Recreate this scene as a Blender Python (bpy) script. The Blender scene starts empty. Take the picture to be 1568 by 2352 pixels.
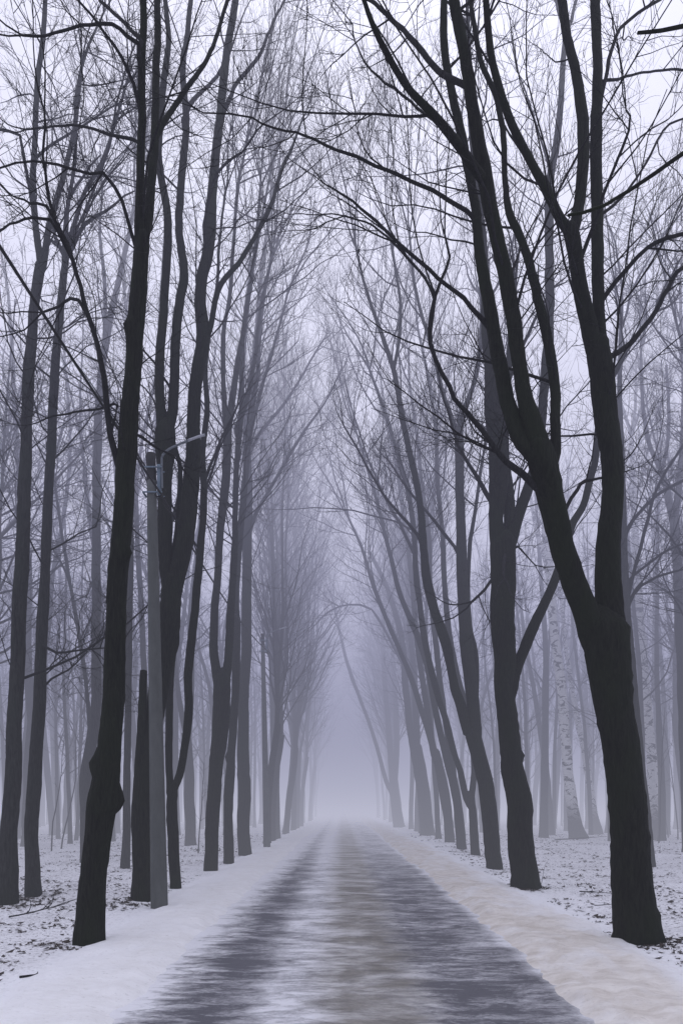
import bpy, math, random
import numpy as np
from mathutils import noise as mnoise, Vector

SC = bpy.context.scene
COL = SC.collection
PI = math.pi

# ------------------------------------------------------------------ camera geometry
F = 1700.0          # focal length in units of a 1568 px wide picture
CX, CY = 784.0, 1845.0
HC = 1.6            # eye height


def at(px, py, d):
    """World point seen at (px, py) of the photograph, d metres down the avenue."""
    return np.array([(px - CX) / F * d, d, HC + (CY - py) / F * d])


def ground_d(py):
    return HC * F / (py - CY)


# ------------------------------------------------------------------ materials
def new_mat(name):
    m = bpy.data.materials.new(name)
    m.use_nodes = True
    nt = m.node_tree
    nt.nodes.clear()
    return m, nt


def N(nt, kind, **kw):
    n = nt.nodes.new(kind)
    for k, v in kw.items():
        if k.startswith('i_'):
            n.inputs[k[2:].replace('_', ' ')].default_value = v
        else:
            setattr(n, k, v)
    return n


def ramp(nt, fac, stops, interp='LINEAR'):
    r = nt.nodes.new('ShaderNodeValToRGB')
    r.color_ramp.interpolation = interp
    els = r.color_ramp.elements
    while len(els) < len(stops):
        els.new(0.5)
    for e, (p, c) in zip(els, stops):
        e.position = p
        e.color = (c, c, c, 1) if not hasattr(c, '__len__') else (*c, 1)
    nt.links.new(fac, r.inputs[0])
    return r.outputs[0]


def mix(nt, fac, a, b):
    m = nt.nodes.new('ShaderNodeMix')
    m.data_type = 'RGBA'
    for sock, v in ((m.inputs[0], fac), (m.inputs[6], a), (m.inputs[7], b)):
        if hasattr(v, 'is_linked'):
            nt.links.new(v, sock)
        elif hasattr(v, '__len__'):
            sock.default_value = (*v, 1)
        else:
            sock.default_value = v
    return m.outputs[2]


def math_n(nt, op, a, b=0.0, c=0.0, clamp=False):
    m = nt.nodes.new('ShaderNodeMath')
    m.operation = op
    m.use_clamp = clamp
    for sock, v in zip(m.inputs, (a, b, c)):
        if hasattr(v, 'is_linked'):
            nt.links.new(v, sock)
        else:
            sock.default_value = v
    return m.outputs[0]


def coords(nt, scale, kind='Position'):
    g = nt.nodes.new('ShaderNodeNewGeometry') if kind == 'Position' else nt.nodes.new('ShaderNodeTexCoord')
    mp = nt.nodes.new('ShaderNodeMapping')
    mp.inputs['Scale'].default_value = scale
    nt.links.new(g.outputs[kind], mp.inputs[0])
    return mp.outputs[0]


def noise_n(nt, vec, scale, detail=4, rough=0.55, dist=0.0):
    n = nt.nodes.new('ShaderNodeTexNoise')
    n.inputs['Scale'].default_value = scale
    n.inputs['Detail'].default_value = detail
    n.inputs['Roughness'].default_value = rough
    n.inputs['Distortion'].default_value = dist
    nt.links.new(vec, n.inputs['Vector'])
    return n.outputs[0]


def finish(nt, color, rough=0.9, bump=None, bdist=0.02, bstr=0.6, spec=0.3):
    p = nt.nodes.new('ShaderNodeBsdfPrincipled')
    o = nt.nodes.new('ShaderNodeOutputMaterial')
    for sock, v in ((p.inputs['Base Color'], color), (p.inputs['Roughness'], rough)):
        if hasattr(v, 'is_linked'):
            nt.links.new(v, sock)
        elif hasattr(v, '__len__'):
            sock.default_value = (*v, 1)
        else:
            sock.default_value = v
    p.inputs['Specular IOR Level'].default_value = spec
    if bump is not None:
        b = nt.nodes.new('ShaderNodeBump')
        b.inputs['Strength'].default_value = bstr
        b.inputs['Distance'].default_value = bdist
        nt.links.new(bump, b.inputs['Height'])
        nt.links.new(b.outputs[0], p.inputs['Normal'])
    nt.links.new(p.outputs[0], o.inputs[0])


def bark_mat(name, dark, light, moss=None):
    m, nt = new_mat(name)
    v = coords(nt, (1, 1, 0.16), 'Object')
    f = noise_n(nt, v, 34, 5, 0.6, 0.4)
    v2 = coords(nt, (1, 1, 0.5), 'Object')
    big = noise_n(nt, v2, 2.2, 4)
    fur = ramp(nt, f, [(0.33, 0.0), (0.62, 1.0)])
    c = mix(nt, fur, dark, light)
    if moss:
        c = mix(nt, ramp(nt, big, [(0.42, 0.0), (0.68, 0.8)]), c, moss)
    finish(nt, c, 0.92, f, 0.03, 0.9, 0.15)
    return m


M = {}
M['bark'] = bark_mat('dark_bark', (0.006, 0.0065, 0.006), (0.016, 0.0175, 0.0135), (0.014, 0.019, 0.010))
M['bark_grey'] = bark_mat('grey_bark', (0.014, 0.0145, 0.0145), (0.036, 0.037, 0.036), (0.026, 0.031, 0.026))
M['twig'] = bark_mat('twig_bark', (0.012, 0.012, 0.013), (0.026, 0.026, 0.028))


def birch_mat():
    m, nt = new_mat('birch_bark')
    v = coords(nt, (1, 1, 1.7), 'Object')
    f = noise_n(nt, v, 2.6, 4, 0.55, 1.0)
    fine = noise_n(nt, coords(nt, (1, 1, 9), 'Object'), 6, 3)
    patch = ramp(nt, f, [(0.53, 0.0), (0.60, 1.0)])
    c = mix(nt, patch, mix(nt, ramp(nt, fine, [(0.3, 0), (0.7, 1)]), (0.52, 0.52, 0.50), (0.74, 0.74, 0.71)), (0.04, 0.04, 0.038))
    # the rough dark bark of the lowest metre and a half
    g = nt.nodes.new('ShaderNodeTexCoord')
    s = nt.nodes.new('ShaderNodeSeparateXYZ')
    nt.links.new(g.outputs['Object'], s.inputs[0])
    low = math_n(nt, 'ADD', math_n(nt, 'MULTIPLY', f, 1.6), s.outputs[2])
    c = mix(nt, ramp(nt, math_n(nt, 'DIVIDE', low, 5.0), [(0.32, 1.0), (0.52, 0.0)]), c, (0.06, 0.06, 0.055))
    finish(nt, c, 0.85, f, 0.02, 0.5)
    return m


M['birch'] = birch_mat()


def concrete_mat():
    m, nt = new_mat('weathered_concrete')
    v = coords(nt, (1, 1, 0.35), 'Object')
    f = noise_n(nt, v, 7, 6, 0.6)
    g = noise_n(nt, coords(nt, (1, 1, 1), 'Object'), 55, 3)
    c = mix(nt, f, (0.055, 0.060, 0.057), (0.135, 0.142, 0.136))
    c = mix(nt, ramp(nt, g, [(0.62, 0), (0.72, 0.7)]), c, (0.05, 0.05, 0.05))
    finish(nt, c, 0.9, g, 0.01, 0.4)
    return m


def plain_mat(name, a, b, rough, scale=18, metallic=0.0):
    m, nt = new_mat(name)
    f = noise_n(nt, coords(nt, (1, 1, 1), 'Object'), scale, 4)
    finish(nt, mix(nt, f, a, b), rough, f, 0.004, 0.3)
    return m


M['concrete'] = concrete_mat()
M['cap'] = plain_mat('dark_post_top', (0.02, 0.02, 0.021), (0.035, 0.035, 0.037), 0.9)  # plain dark tone, darker than the shaft below
M['blue_paint'] = plain_mat('weathered_blue_grey_paint', (0.11, 0.15, 0.19), (0.17, 0.22, 0.27), 0.6)
M['galv'] = plain_mat('galvanised_pipe', (0.09, 0.10, 0.12), (0.16, 0.18, 0.20), 0.5)
M['pale_pipe'] = plain_mat('pale_pipe_end', (0.30, 0.31, 0.34), (0.40, 0.41, 0.45), 0.5)
M['rubber'] = plain_mat('black_cable', (0.012, 0.012, 0.014), (0.02, 0.02, 0.022), 0.7)
M['leaf'] = plain_mat('rotten_leaf', (0.020, 0.016, 0.014), (0.07, 0.055, 0.045), 0.9, 9)


def snow_ground_mat():
    m, nt = new_mat('snow_with_litter')
    v = coords(nt, (1, 1, 1))
    big = noise_n(nt, v, 0.5, 4)
    mid = noise_n(nt, v, 3.0, 6, 0.62, 0.3)
    fine = noise_n(nt, coords(nt, (1.0, 1.6, 1)), 13, 5, 0.7, 0.5)
    spots = noise_n(nt, coords(nt, (1.0, 1.5, 1)), 24, 3, 0.6, 0.8)
    snow = mix(nt, mid, (0.80, 0.80, 0.81), (0.88, 0.88, 0.88))
    # thin places where the leaf litter shows through, only off the swept verges
    g = nt.nodes.new('ShaderNodeNewGeometry')
    s = nt.nodes.new('ShaderNodeSeparateXYZ')
    nt.links.new(g.outputs['Position'], s.inputs[0])
    ax = math_n(nt, 'ABSOLUTE', math_n(nt, 'SUBTRACT', s.outputs[0], 0.25))
    off = ramp(nt, math_n(nt, 'DIVIDE', math_n(nt, 'ADD', ax, math_n(nt, 'MULTIPLY', big, 0.8)), 10), [(0.34, 0.0), (0.43, 1.0)])
    thin = math_n(nt, 'ADD', math_n(nt, 'MULTIPLY', fine, 0.55), math_n(nt, 'MULTIPLY', big, 0.45))
    stain = ramp(nt, thin, [(0.50, 0.0), (0.66, 0.75)])
    sp = ramp(nt, math_n(nt, 'ADD', math_n(nt, 'MULTIPLY', spots, 0.7), math_n(nt, 'MULTIPLY', fine, 0.3)), [(0.545, 0.0), (0.60, 0.9)])
    c = mix(nt, math_n(nt, 'MULTIPLY', stain, off), snow, (0.40, 0.385, 0.39))
    c = mix(nt, math_n(nt, 'MULTIPLY', sp, off), c, (0.09, 0.08, 0.078))
    finish(nt, c, 0.85, math_n(nt, 'ADD', mid, math_n(nt, 'MULTIPLY', fine, 0.5)), 0.05, 0.7)
    return m


def verge_mat(name, tint, tint2, amount):
    m, nt = new_mat(name)
    warp = noise_n(nt, coords(nt, (1.0, 0.45, 1)), 0.9, 5, 0.6, 0.8)
    mid = noise_n(nt, coords(nt, (1, 1.6, 1)), 3.2, 6, 0.65, 0.4)
    fine = noise_n(nt, coords(nt, (1, 1.8, 1)), 16, 5, 0.7)
    g = nt.nodes.new('ShaderNodeNewGeometry')
    s = nt.nodes.new('ShaderNodeSeparateXYZ')
    nt.links.new(g.outputs['Position'], s.inputs[0])
    ax = math_n(nt, 'ABSOLUTE', math_n(nt, 'SUBTRACT', s.outputs[0], 0.2))
    edge = math_n(nt, 'ADD', ax, math_n(nt, 'MULTIPLY', math_n(nt, 'SUBTRACT', warp, 0.5), 2.0))
    band = ramp(nt, math_n(nt, 'DIVIDE', edge, 4.0), [(0.26, 0.6), (0.38, 1.0), (0.60, 0.9), (0.76, 0.0)])
    blot = noise_n(nt, coords(nt, (1.3, 0.7, 1)), 1.1, 6, 0.65, 1.2)
    band = math_n(nt, 'MULTIPLY', band, ramp(nt, blot, [(0.34, 0.5), (0.52, 1.0)]))
    snow = mix(nt, mid, (0.80, 0.80, 0.81), (0.88, 0.88, 0.875))
    sand = mix(nt, ramp(nt, mid, [(0.35, 0), (0.65, 1)]), tint, tint2)
    c = mix(nt, math_n(nt, 'MULTIPLY', band, amount), snow, sand)
    c = mix(nt, ramp(nt, fine, [(0.58, 0.0), (0.74, 0.5)]), c, (0.26, 0.235, 0.21))
    c = mix(nt, ramp(nt, fine, [(0.24, 0.5), (0.36, 0.0)]), c, (0.8, 0.8, 0.8))
    finish(nt, c, 0.88, math_n(nt, 'ADD', mid, math_n(nt, 'MULTIPLY', fine, 0.4)), 0.05, 0.8)
    return m


def road_mat():
    m, nt = new_mat('slushy_asphalt')
    g = nt.nodes.new('ShaderNodeNewGeometry')
    s = nt.nodes.new('ShaderNodeSeparateXYZ')
    nt.links.new(g.outputs['Position'], s.inputs[0])
    streak = noise_n(nt, coords(nt, (3.2, 8.5, 1)), 1.1, 7, 0.68, 0.8)
    streak2 = noise_n(nt, coords(nt, (1.1, 2.0, 1)), 0.9, 5, 0.6, 0.6)
    fine = noise_n(nt, coords(nt, (14, 22, 1)), 1.7, 5, 0.72, 0.4)
    wob = noise_n(nt, coords(nt, (1.2, 1.6, 1)), 1.0, 4, 0.6)
    x = math_n(nt, 'ADD', s.outputs[0], math_n(nt, 'MULTIPLY', math_n(nt, 'SUBTRACT', wob, 0.5), 0.45))
    x = math_n(nt, 'ADD', x, math_n(nt, 'MULTIPLY', math_n(nt, 'SUBTRACT', streak, 0.5), 0.42))
    u = math_n(nt, 'DIVIDE', math_n(nt, 'ADD', x, 2.5), 5.0, clamp=True)

    def P(xw):
        return (xw + 2.5) / 5.0
    # how bare the asphalt is across the road
    bare = ramp(nt, u, [(P(-1.70), -0.4), (P(-1.34), 0.60), (P(-1.04), 1.04), (P(-0.80), 0.84), (P(-0.58), 0.48), (P(-0.12), 0.36),
                        (P(0.10), 0.44), (P(0.55), 0.52), (P(0.80), 0.88), (P(1.20), 0.98), (P(1.74), 0.84), (P(2.02), -0.1)])
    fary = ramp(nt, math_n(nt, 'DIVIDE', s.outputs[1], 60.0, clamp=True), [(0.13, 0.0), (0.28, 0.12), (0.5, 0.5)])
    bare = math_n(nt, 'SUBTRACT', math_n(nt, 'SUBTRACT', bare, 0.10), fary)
    nsum = math_n(nt, 'ADD', math_n(nt, 'MULTIPLY', streak, 0.42), math_n(nt, 'ADD', math_n(nt, 'MULTIPLY', streak2, 0.34), math_n(nt, 'MULTIPLY', fine, 0.24)))
    wet = math_n(nt, 'ADD', math_n(nt, 'MULTIPLY', math_n(nt, 'SUBTRACT', nsum, 0.5), 4.4), bare)
    wet = ramp(nt, wet, [(0.12, 0.0), (0.50, 0.52), (0.92, 1.0)])
    brown = ramp(nt, u, [(P(-0.40), 0.06), (P(0.02), 0.85), (P(0.50), 0.9), (P(0.85), 0.12), (P(1.7), 0.10)])
    brown = math_n(nt, 'MULTIPLY', brown, ramp(nt, streak2, [(0.30, 0.45), (0.60, 1.0)]))
    snow = mix(nt, fine, (0.66, 0.66, 0.68), (0.86, 0.86, 0.87))
    snow = mix(nt, brown, snow, (0.23, 0.21, 0.165))
    asph = mix(nt, brown, mix(nt, fine, (0.040, 0.040, 0.050), (0.130, 0.130, 0.150)), mix(nt, fine, (0.075, 0.07, 0.062), (0.17, 0.16, 0.14)))
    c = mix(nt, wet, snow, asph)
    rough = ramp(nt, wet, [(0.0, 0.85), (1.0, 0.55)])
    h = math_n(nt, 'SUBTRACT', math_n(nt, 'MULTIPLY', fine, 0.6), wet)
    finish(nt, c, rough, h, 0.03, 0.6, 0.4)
    return m


M['ground'] = snow_ground_mat()
M['verge_r'] = verge_mat('sanded_snow', (0.56, 0.505, 0.43), (0.78, 0.735, 0.665), 0.95)
M['verge_l'] = verge_mat('packed_snow', (0.74, 0.725, 0.695), (0.84, 0.83, 0.81), 0.8)
M['road'] = road_mat()


# ------------------------------------------------------------------ meshes
def link_mesh(name, V, Fq, mat, parent=None, smooth=True, loc=(0, 0, 0)):
    me = bpy.data.meshes.new(name)
    V = np.asarray(V, dtype=np.float32)
    Fq = np.asarray(Fq, dtype=np.int32)
    nf, k = Fq.shape
    me.vertices.add(len(V))
    me.vertices.foreach_set('co', V.ravel())
    me.loops.add(nf * k)
    me.loops.foreach_set('vertex_index', Fq.ravel())
    me.polygons.add(nf)
    me.polygons.foreach_set('loop_start', np.arange(0, nf * k, k, dtype=np.int32))
    me.polygons.foreach_set('loop_total', np.full(nf, k, dtype=np.int32))
    if smooth:
        me.polygons.foreach_set('use_smooth', np.ones(nf, dtype=bool))
    me.update(calc_edges=True)
    me.materials.append(mat)
    o = bpy.data.objects.new(name, me)
    COL.objects.link(o)
    o.location = loc
    if parent is not None:
        o.parent = parent
    return o


def unit(v):
    return v / np.maximum(np.linalg.norm(v, axis=-1, keepdims=True), 1e-9)


def tubes(P, R, S, radial=None):
    """P (N,K,3), R (N,K): N round bars of S sides -> vertices, quads."""
    Nn, K, _ = P.shape
    T = np.empty_like(P)
    T[:, 1:-1] = P[:, 2:] - P[:, :-2]
    T[:, 0] = P[:, 1] - P[:, 0]
    T[:, -1] = P[:, -1] - P[:, -2]
    T = unit(T)
    mean = unit(P[:, -1] - P[:, 0])
    ref = np.where(np.abs(mean[:, 2:3]) > 0.7, np.array([[0.0, 1.0, 0.0]]), np.array([[0.0, 0.0, 1.0]]))
    ref = ref[:, None, :] - np.sum(ref[:, None, :] * T, -1, keepdims=True) * T
    n = unit(ref)
    b = np.cross(T, n)
    th = np.arange(S) * 2 * PI / S
    rr = R[:, :, None] * (radial if radial is not None else np.ones((1, 1, S)))
    V = P[:, :, None, :] + rr[..., None] * (np.cos(th)[None, None, :, None] * n[:, :, None, :] + np.sin(th)[None, None, :, None] * b[:, :, None, :])
    idx = np.arange(Nn * K * S).reshape(Nn, K, S)
    a = idx[:, :-1, :]
    c = idx[:, 1:, :]
    q = np.stack([a, np.roll(a, -1, 2), np.roll(c, -1, 2), c], -1).reshape(-1, 4)
    return V.reshape(-1, 3), q


class Mesh:
    def __init__(self):
        self.v, self.f, self.n = [], [], 0

    def add(self, V, Q):
        self.v.append(V)
        self.f.append(Q + self.n)
        self.n += len(V)

    def build(self, name, mat, parent=None, origin=(0, 0, 0), smooth=True):
        V = np.concatenate(self.v) - np.asarray(origin)
        return link_mesh(name, V, np.concatenate(self.f), mat, parent, smooth)


def catmull(pts, per):
    """pts (n,c) -> smooth curve, about one sample every `per` metres of the first three columns."""
    pts = np.asarray(pts, float)
    if len(pts) == 2:
        k = max(2, int(np.linalg.norm(pts[1, :3] - pts[0, :3]) / per) + 1)
        t = np.linspace(0, 1, k)[:, None]
        return pts[0] * (1 - t) + pts[1] * t
    ext = np.vstack([2 * pts[0] - pts[1], pts, 2 * pts[-1] - pts[-2]])
    out = []
    for i in range(1, len(ext) - 2):
        p0, p1, p2, p3 = ext[i - 1:i + 3]
        k = max(1, int(round(np.linalg.norm(p2[:3] - p1[:3]) / per)))
        t = (np.arange(k) / k)[:, None]
        out.append(0.5 * (2 * p1 + (p2 - p0) * t + (2 * p0 - 5 * p1 + 4 * p2 - p3) * t ** 2 + (3 * p1 - p0 - 3 * p2 + p3) * t ** 3))
    out.append(ext[-2:-1])
    return np.vstack(out)


def grow(rng, P0, D0, L, R0, K, wander, up, tip=0.25):
    n = len(P0)
    P = np.empty((n, K, 3))
    P[:, 0] = P0
    d = unit(D0)
    st = (L / (K - 1))[:, None]
    upv = np.array([[0, 0, 1.0]])
    for k in range(1, K):
        d = unit(d + rng.normal(0, wander, (n, 3)) + up * upv)
        P[:, k] = P[:, k - 1] + d * st
    t = np.linspace(0, 1, K)[None, :]
    R = R0[:, None] * (1 - (1 - tip) * t)
    return P, R


def children(rng, P, R, L, n, lo, ang, ratio, rmin, rratio=0.6):
    """n side shoots on each bar of (P,R)."""
    Nn, K, _ = P.shape
    t = lo + (1 - lo) * rng.random((Nn, n)) ** 0.85
    f = t * (K - 1)
    i = np.minimum(f.astype(int), K - 2)
    w = (f - i)[..., None]
    r = np.arange(Nn)[:, None]
    A, B = P[r, i], P[r, i + 1]
    p = A * (1 - w) + B * w
    T = unit(B - A)
    rnd = unit(rng.normal(0, 1, p.shape))
    side = unit(rnd - np.sum(rnd * T, -1, keepdims=True) * T)
    a = rng.uniform(ang[0], ang[1], t.shape)[..., None]
    D = T * np.cos(a) + side * np.sin(a)
    Lc = L[:, None] * rng.uniform(ratio[0], ratio[1], t.shape) * (1.15 - 0.6 * t)
    ra = R[r, i] * (1 - w[..., 0]) + R[r, i + 1] * w[..., 0]
    Rc = np.maximum(np.minimum(ra * rratio, Lc * 0.009), rmin)
    return p.reshape(-1, 3), D.reshape(-1, 3), Lc.ravel(), Rc.ravel()


def twigs(rng, mesh, P0, D0, L, R0, up=0.06, n2=8, n3=5, wander=0.12, keep=None, thin=1.0):
    """Three orders of twigs from seed points."""
    P, R = grow(rng, P0, D0, L, R0, 9, wander, up)
    mesh.add(*tubes(P, R, 5))
    c = children(rng, P, R, L, n2, 0.12, (0.45, 1.05), (0.28, 0.62), 0.0036 * thin)
    P2, R2 = grow(rng, *c, 7, wander * 1.05, up * 1.6)
    mesh.add(*tubes(P2, R2, 3))
    if n3:
        c = children(rng, P2, R2, c[2], n3, 0.1, (0.4, 1.1), (0.3, 0.7), 0.0024 * thin, 0.7)
        P3, R3 = grow(rng, *c, 5, wander * 1.15, up * 1.8, 0.4)
        mesh.add(*tubes(P3, R3, 3))


def set_props(o, label=None, cat=None, group=None, kind=None):
    for k, v in (('label', label), ('category', cat), ('group', group), ('kind', kind)):
        if v:
            o[k] = v


def empty(name, loc, rotz=0.0):
    o = bpy.data.objects.new(name, None)
    COL.objects.link(o)
    o.location = loc
    o.rotation_euler = (0, 0, rotz)
    o.empty_display_size = 0.3
    return o


# ------------------------------------------------------------------ trees traced from the photograph
def stem_tube(mesh, rng, pts, S, rough=0.05, burls=(), cap=True, d0=10):
    """pts (K,4): x y z r -> one gnarled bar."""
    P, R = pts[None, :, :3], pts[None, :, 3].copy()
    K = len(pts)
    s = np.concatenate([[0], np.cumsum(np.linalg.norm(np.diff(pts[:, :3], axis=0), axis=1))])
    th = np.arange(S) * 2 * PI / S
    rad = np.ones((K, S))
    for j in range(5):
        kf, ka = rng.uniform(0.6, 4.5), rng.integers(1, 5)
        rad += rough * rng.uniform(0.3, 0.8) * np.sin(kf * s[:, None] + ka * th[None, :] + rng.uniform(0, 6.3)) * (0.7 if ka > 2 else 1)
    rad += rough * 0.35 * rng.normal(0, 1, (K, S))
    low = np.exp(-np.maximum(pts[:, 2], 0) / 0.14)[:, None]
    if pts[0, 2] < 0:
        ph = rng.uniform(0, 6.3)
        rad += low * (0.07 * np.cos(4 * th + ph) + 0.07 * np.cos(7 * th + 2 * ph))[None, :]
    V, Q = tubes(P, R, S, rad[None])
    for (b, br, amt) in burls:
        dv = V - b
        dist = np.linalg.norm(dv, axis=1)
        w = np.clip(1 - (dist / br) ** 2, 0, 1) ** 2
        V = V + w[:, None] * amt * unit(b - pts[np.argmin(np.linalg.norm(pts[:, :3] - b, axis=1)), :3])[None]
    mesh.add(V, Q)
    if cap:
        top = np.arange(len(V) - S, len(V)) + mesh.n - len(V)
        ctr = pts[-1, :3] + unit(pts[-1, :3] - pts[-2, :3]) * pts[-1, 3] * 0.3
        mesh.v.append(ctr[None])
        ci = mesh.n
        mesh.n += 1
        q = np.stack([top, np.roll(top, -1), np.full(S, ci), np.full(S, ci)], -1)
        # triangles kept as quads with a tiny split to stay uniform
        mesh.v.append((ctr + np.array([0, 0, 1e-4]))[None])
        q[:, 3] = mesh.n
        mesh.n += 1
        mesh.f.append(q)


def traced_tree(name, label, cat, group, base_d, stems, seed, mat='bark', zmin=4.5, dens=2.2, tl=(1.0, 3.0), up=0.08,
                burls=(), S=14, n2=8, n3=5, sink=0.5, top_ext=True, wander=0.12, per=0.14, smul=1.0):
    """stems: list of dicts/tuples (points [(px,py,w)], kind, depth drift); the first starts at the ground."""
    rng = np.random.default_rng(seed)
    x0 = stems[0][0][0]
    base = at(x0[0], x0[1], base_d)
    base[2] = 0.0
    root = empty(name, base)
    set_props(root, label, cat, group)
    tm, cm = Mesh(), Mesh()
    done = []           # (pixel points, world points+r)
    for si, st in enumerate(stems):
        pts, kind = st[0], st[1]
        drift = st[2] if len(st) > 2 else rng.normal(0, 0.5)
        px = np.array(pts, float)
        y_run = np.concatenate([[0], np.cumsum(np.hypot(np.diff(px[:, 0]), np.diff(px[:, 1])))])
        tt = y_run / y_run[-1]
        if si == 0:
            ds = base_d + drift * tt
            W = [np.append(at(p[0], p[1], d), p[2] / 2 / F * d) for p, d in zip(px, ds)]
            W[0][2] = 0.02
            first = W[0].copy()
            first[2] -= sink
            first[3] *= 1.05
            W = [first] + W
        else:
            # where on the earlier stems does it leave
            best = None
            for (pw, ww) in done:
                dd = np.hypot(pw[:, 0] - px[0, 0], pw[:, 1] - px[0, 1])
                j = int(np.argmin(dd))
                if best is None or dd[j] < best[0]:
                    jb = max(0, j - max(2, int(1.3 * ww[j][3] / per)))
                    best = (dd[j], ww[j], ww[jb], pw[jb])
            d_at = best[1][1]
            ds = d_at + drift * tt * (1 if drift else 1)
            W = [np.append(at(p[0], p[1], d), p[2] / 2 / F * d) for p, d in zip(px, ds)]
            j0 = best[2].copy()
            j0[3] = min(W[0][3] * 0.92, best[2][3] * 0.85)
            # stay on the side of the parent it grows out of
            offx = (W[0][0] - best[1][0]) * 0.55
            if kind == 'stem' and abs(offx) < best[2][3]:
                j0[0] += offx * (1 - j0[3] / best[2][3]) * 1.5
            if np.linalg.norm(j0[:3] - W[0][:3]) > 0.05:
                W = [j0] + W
        C = catmull(W, per if kind != 'limb' else per * 1.5)
        C[:, 3] = np.maximum(C[:, 3], 0.003)
        forked = kind == 'stem' and px[-1, 1] > 60 and px[-1, 2] > 9.5 * (0.55 if base_d > 20 else 1.0) and px[-1, 2] > 0.45 * px[0, 2]
        if forked:
            dirn = unit(C[-1, :3] - C[-4, :3])
            rr = C[-1, 3]
            C = np.vstack([C] + [np.append(C[-1, :3] + dirn * rr * u, rr * v) for u, v in ((0.25, 0.95), (0.5, 0.84), (0.75, 0.68), (1.0, 0.48), (1.2, 0.27), (1.35, 0.08))])
        if si == 0:
            zz = C[:, 2]
            C[:, 3] *= 1 + 0.05 * np.exp(-np.maximum(zz, 0) / 0.16)
        # a little extra waver so that nothing runs dead straight
        wv = np.cumsum(rng.normal(0, 0.010, (len(C), 2)), axis=0)
        wv -= np.linspace(0, 1, len(C))[:, None] * wv[-1] * 0.5
        C[:, :2] += wv * (0.35 if kind != 'limb' else 1.0) * (0 if si == 0 and len(C) < 3 else 1)
        pxw = np.stack([CX + C[:, 0] / C[:, 1] * F, CY - (C[:, 2] - HC) / C[:, 1] * F], 1)
        done.append((pxw, C))
        mesh = cm if kind == 'limb' else tm
        bl = [(at(b[0], b[1], base_d), b[2] / F * base_d, b[3] / F * base_d) for b in burls] if si == 0 else ()
        stem_tube(mesh, rng, C, S if kind != 'limb' else 7, 0.065 if kind != 'limb' else 0.05, bl)
        # twigs
        seg = np.linalg.norm(np.diff(C[:, :3], axis=0), axis=1)
        s = np.concatenate([[0], np.cumsum(seg)])
        zm = zmin if kind != 'limb' else 1.5
        ok = np.where(C[:, 2] > zm)[0]
        if len(ok) > 2:
            n = rng.poisson(dens * (1.6 if kind == 'limb' else 1.0) * (s[ok[-1]] - s[ok[0]])) + 1
            jj = rng.choice(ok[:-1], n)
            if kind == 'limb':
                jj = jj[jj > len(C) * 0.15]
            T = unit(C[jj + 1, :3] - C[jj, :3]) if len(jj) else np.zeros((0, 3))
            if len(jj):
                rnd = unit(rng.normal(0, 1, T.shape))
                side = unit(rnd - np.sum(rnd * T, -1, keepdims=True) * T)
                a = rng.uniform(0.55, 1.15, len(jj))[:, None]
                D = T * np.cos(a) + side * np.sin(a)
                L = rng.uniform(tl[0], tl[1], len(jj)) * smul * (0.75 if kind == 'limb' else 1.0)
                big = rng.random(len(jj)) < 0.2
                L = np.where(big & (kind != 'limb'), L * 1.6, L)
                R0 = np.minimum(C[jj, 3] * 0.55, 0.003 + 0.0048 * L)
                twigs(rng, cm, C[jj, :3], D, L, R0, up, n2, n3, wander)
        # continue beyond the traced end
        if top_ext and kind != 'stub' and not forked:
            T = unit(C[-1, :3] - C[-3, :3])
            nL = 5.0 if (kind == 'stem' and (px[-1, 1] < 60 or base_d > 17)) else (1.4 if kind == 'limb' else 2.0)
            nk = 3 if kind == 'stem' else 2
            D = unit(T[None] + rng.normal(0, 0.22, (nk, 3)))
            L = nL * rng.uniform(0.7, 1.1, nk)
            R0 = np.full(nk, C[-1, 3] * 0.8)
            if nL > 3:
                P, R = grow(rng, np.repeat(C[-1:, :3], nk, 0), D, L, R0, 12, 0.09, 0.05, 0.2)
                cm.add(*tubes(P, R, 6))
                c = children(rng, P, R, L, 10 if base_d > 17 else 7, 0.1, (0.35, 0.85), (0.25, 0.55), 0.006)
                twigs(rng, cm, *c, up, n2 - 2, max(n3 - 2, 0), wander)
            else:
                twigs(rng, cm, np.repeat(C[-1:, :3], nk, 0), D, L, R0, up, n2, n3, wander)
    tm.build('trunk', M[mat], root, base)
    if cm.n:
        cm.build('crown', M['twig'], root, base)
    return root


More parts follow.
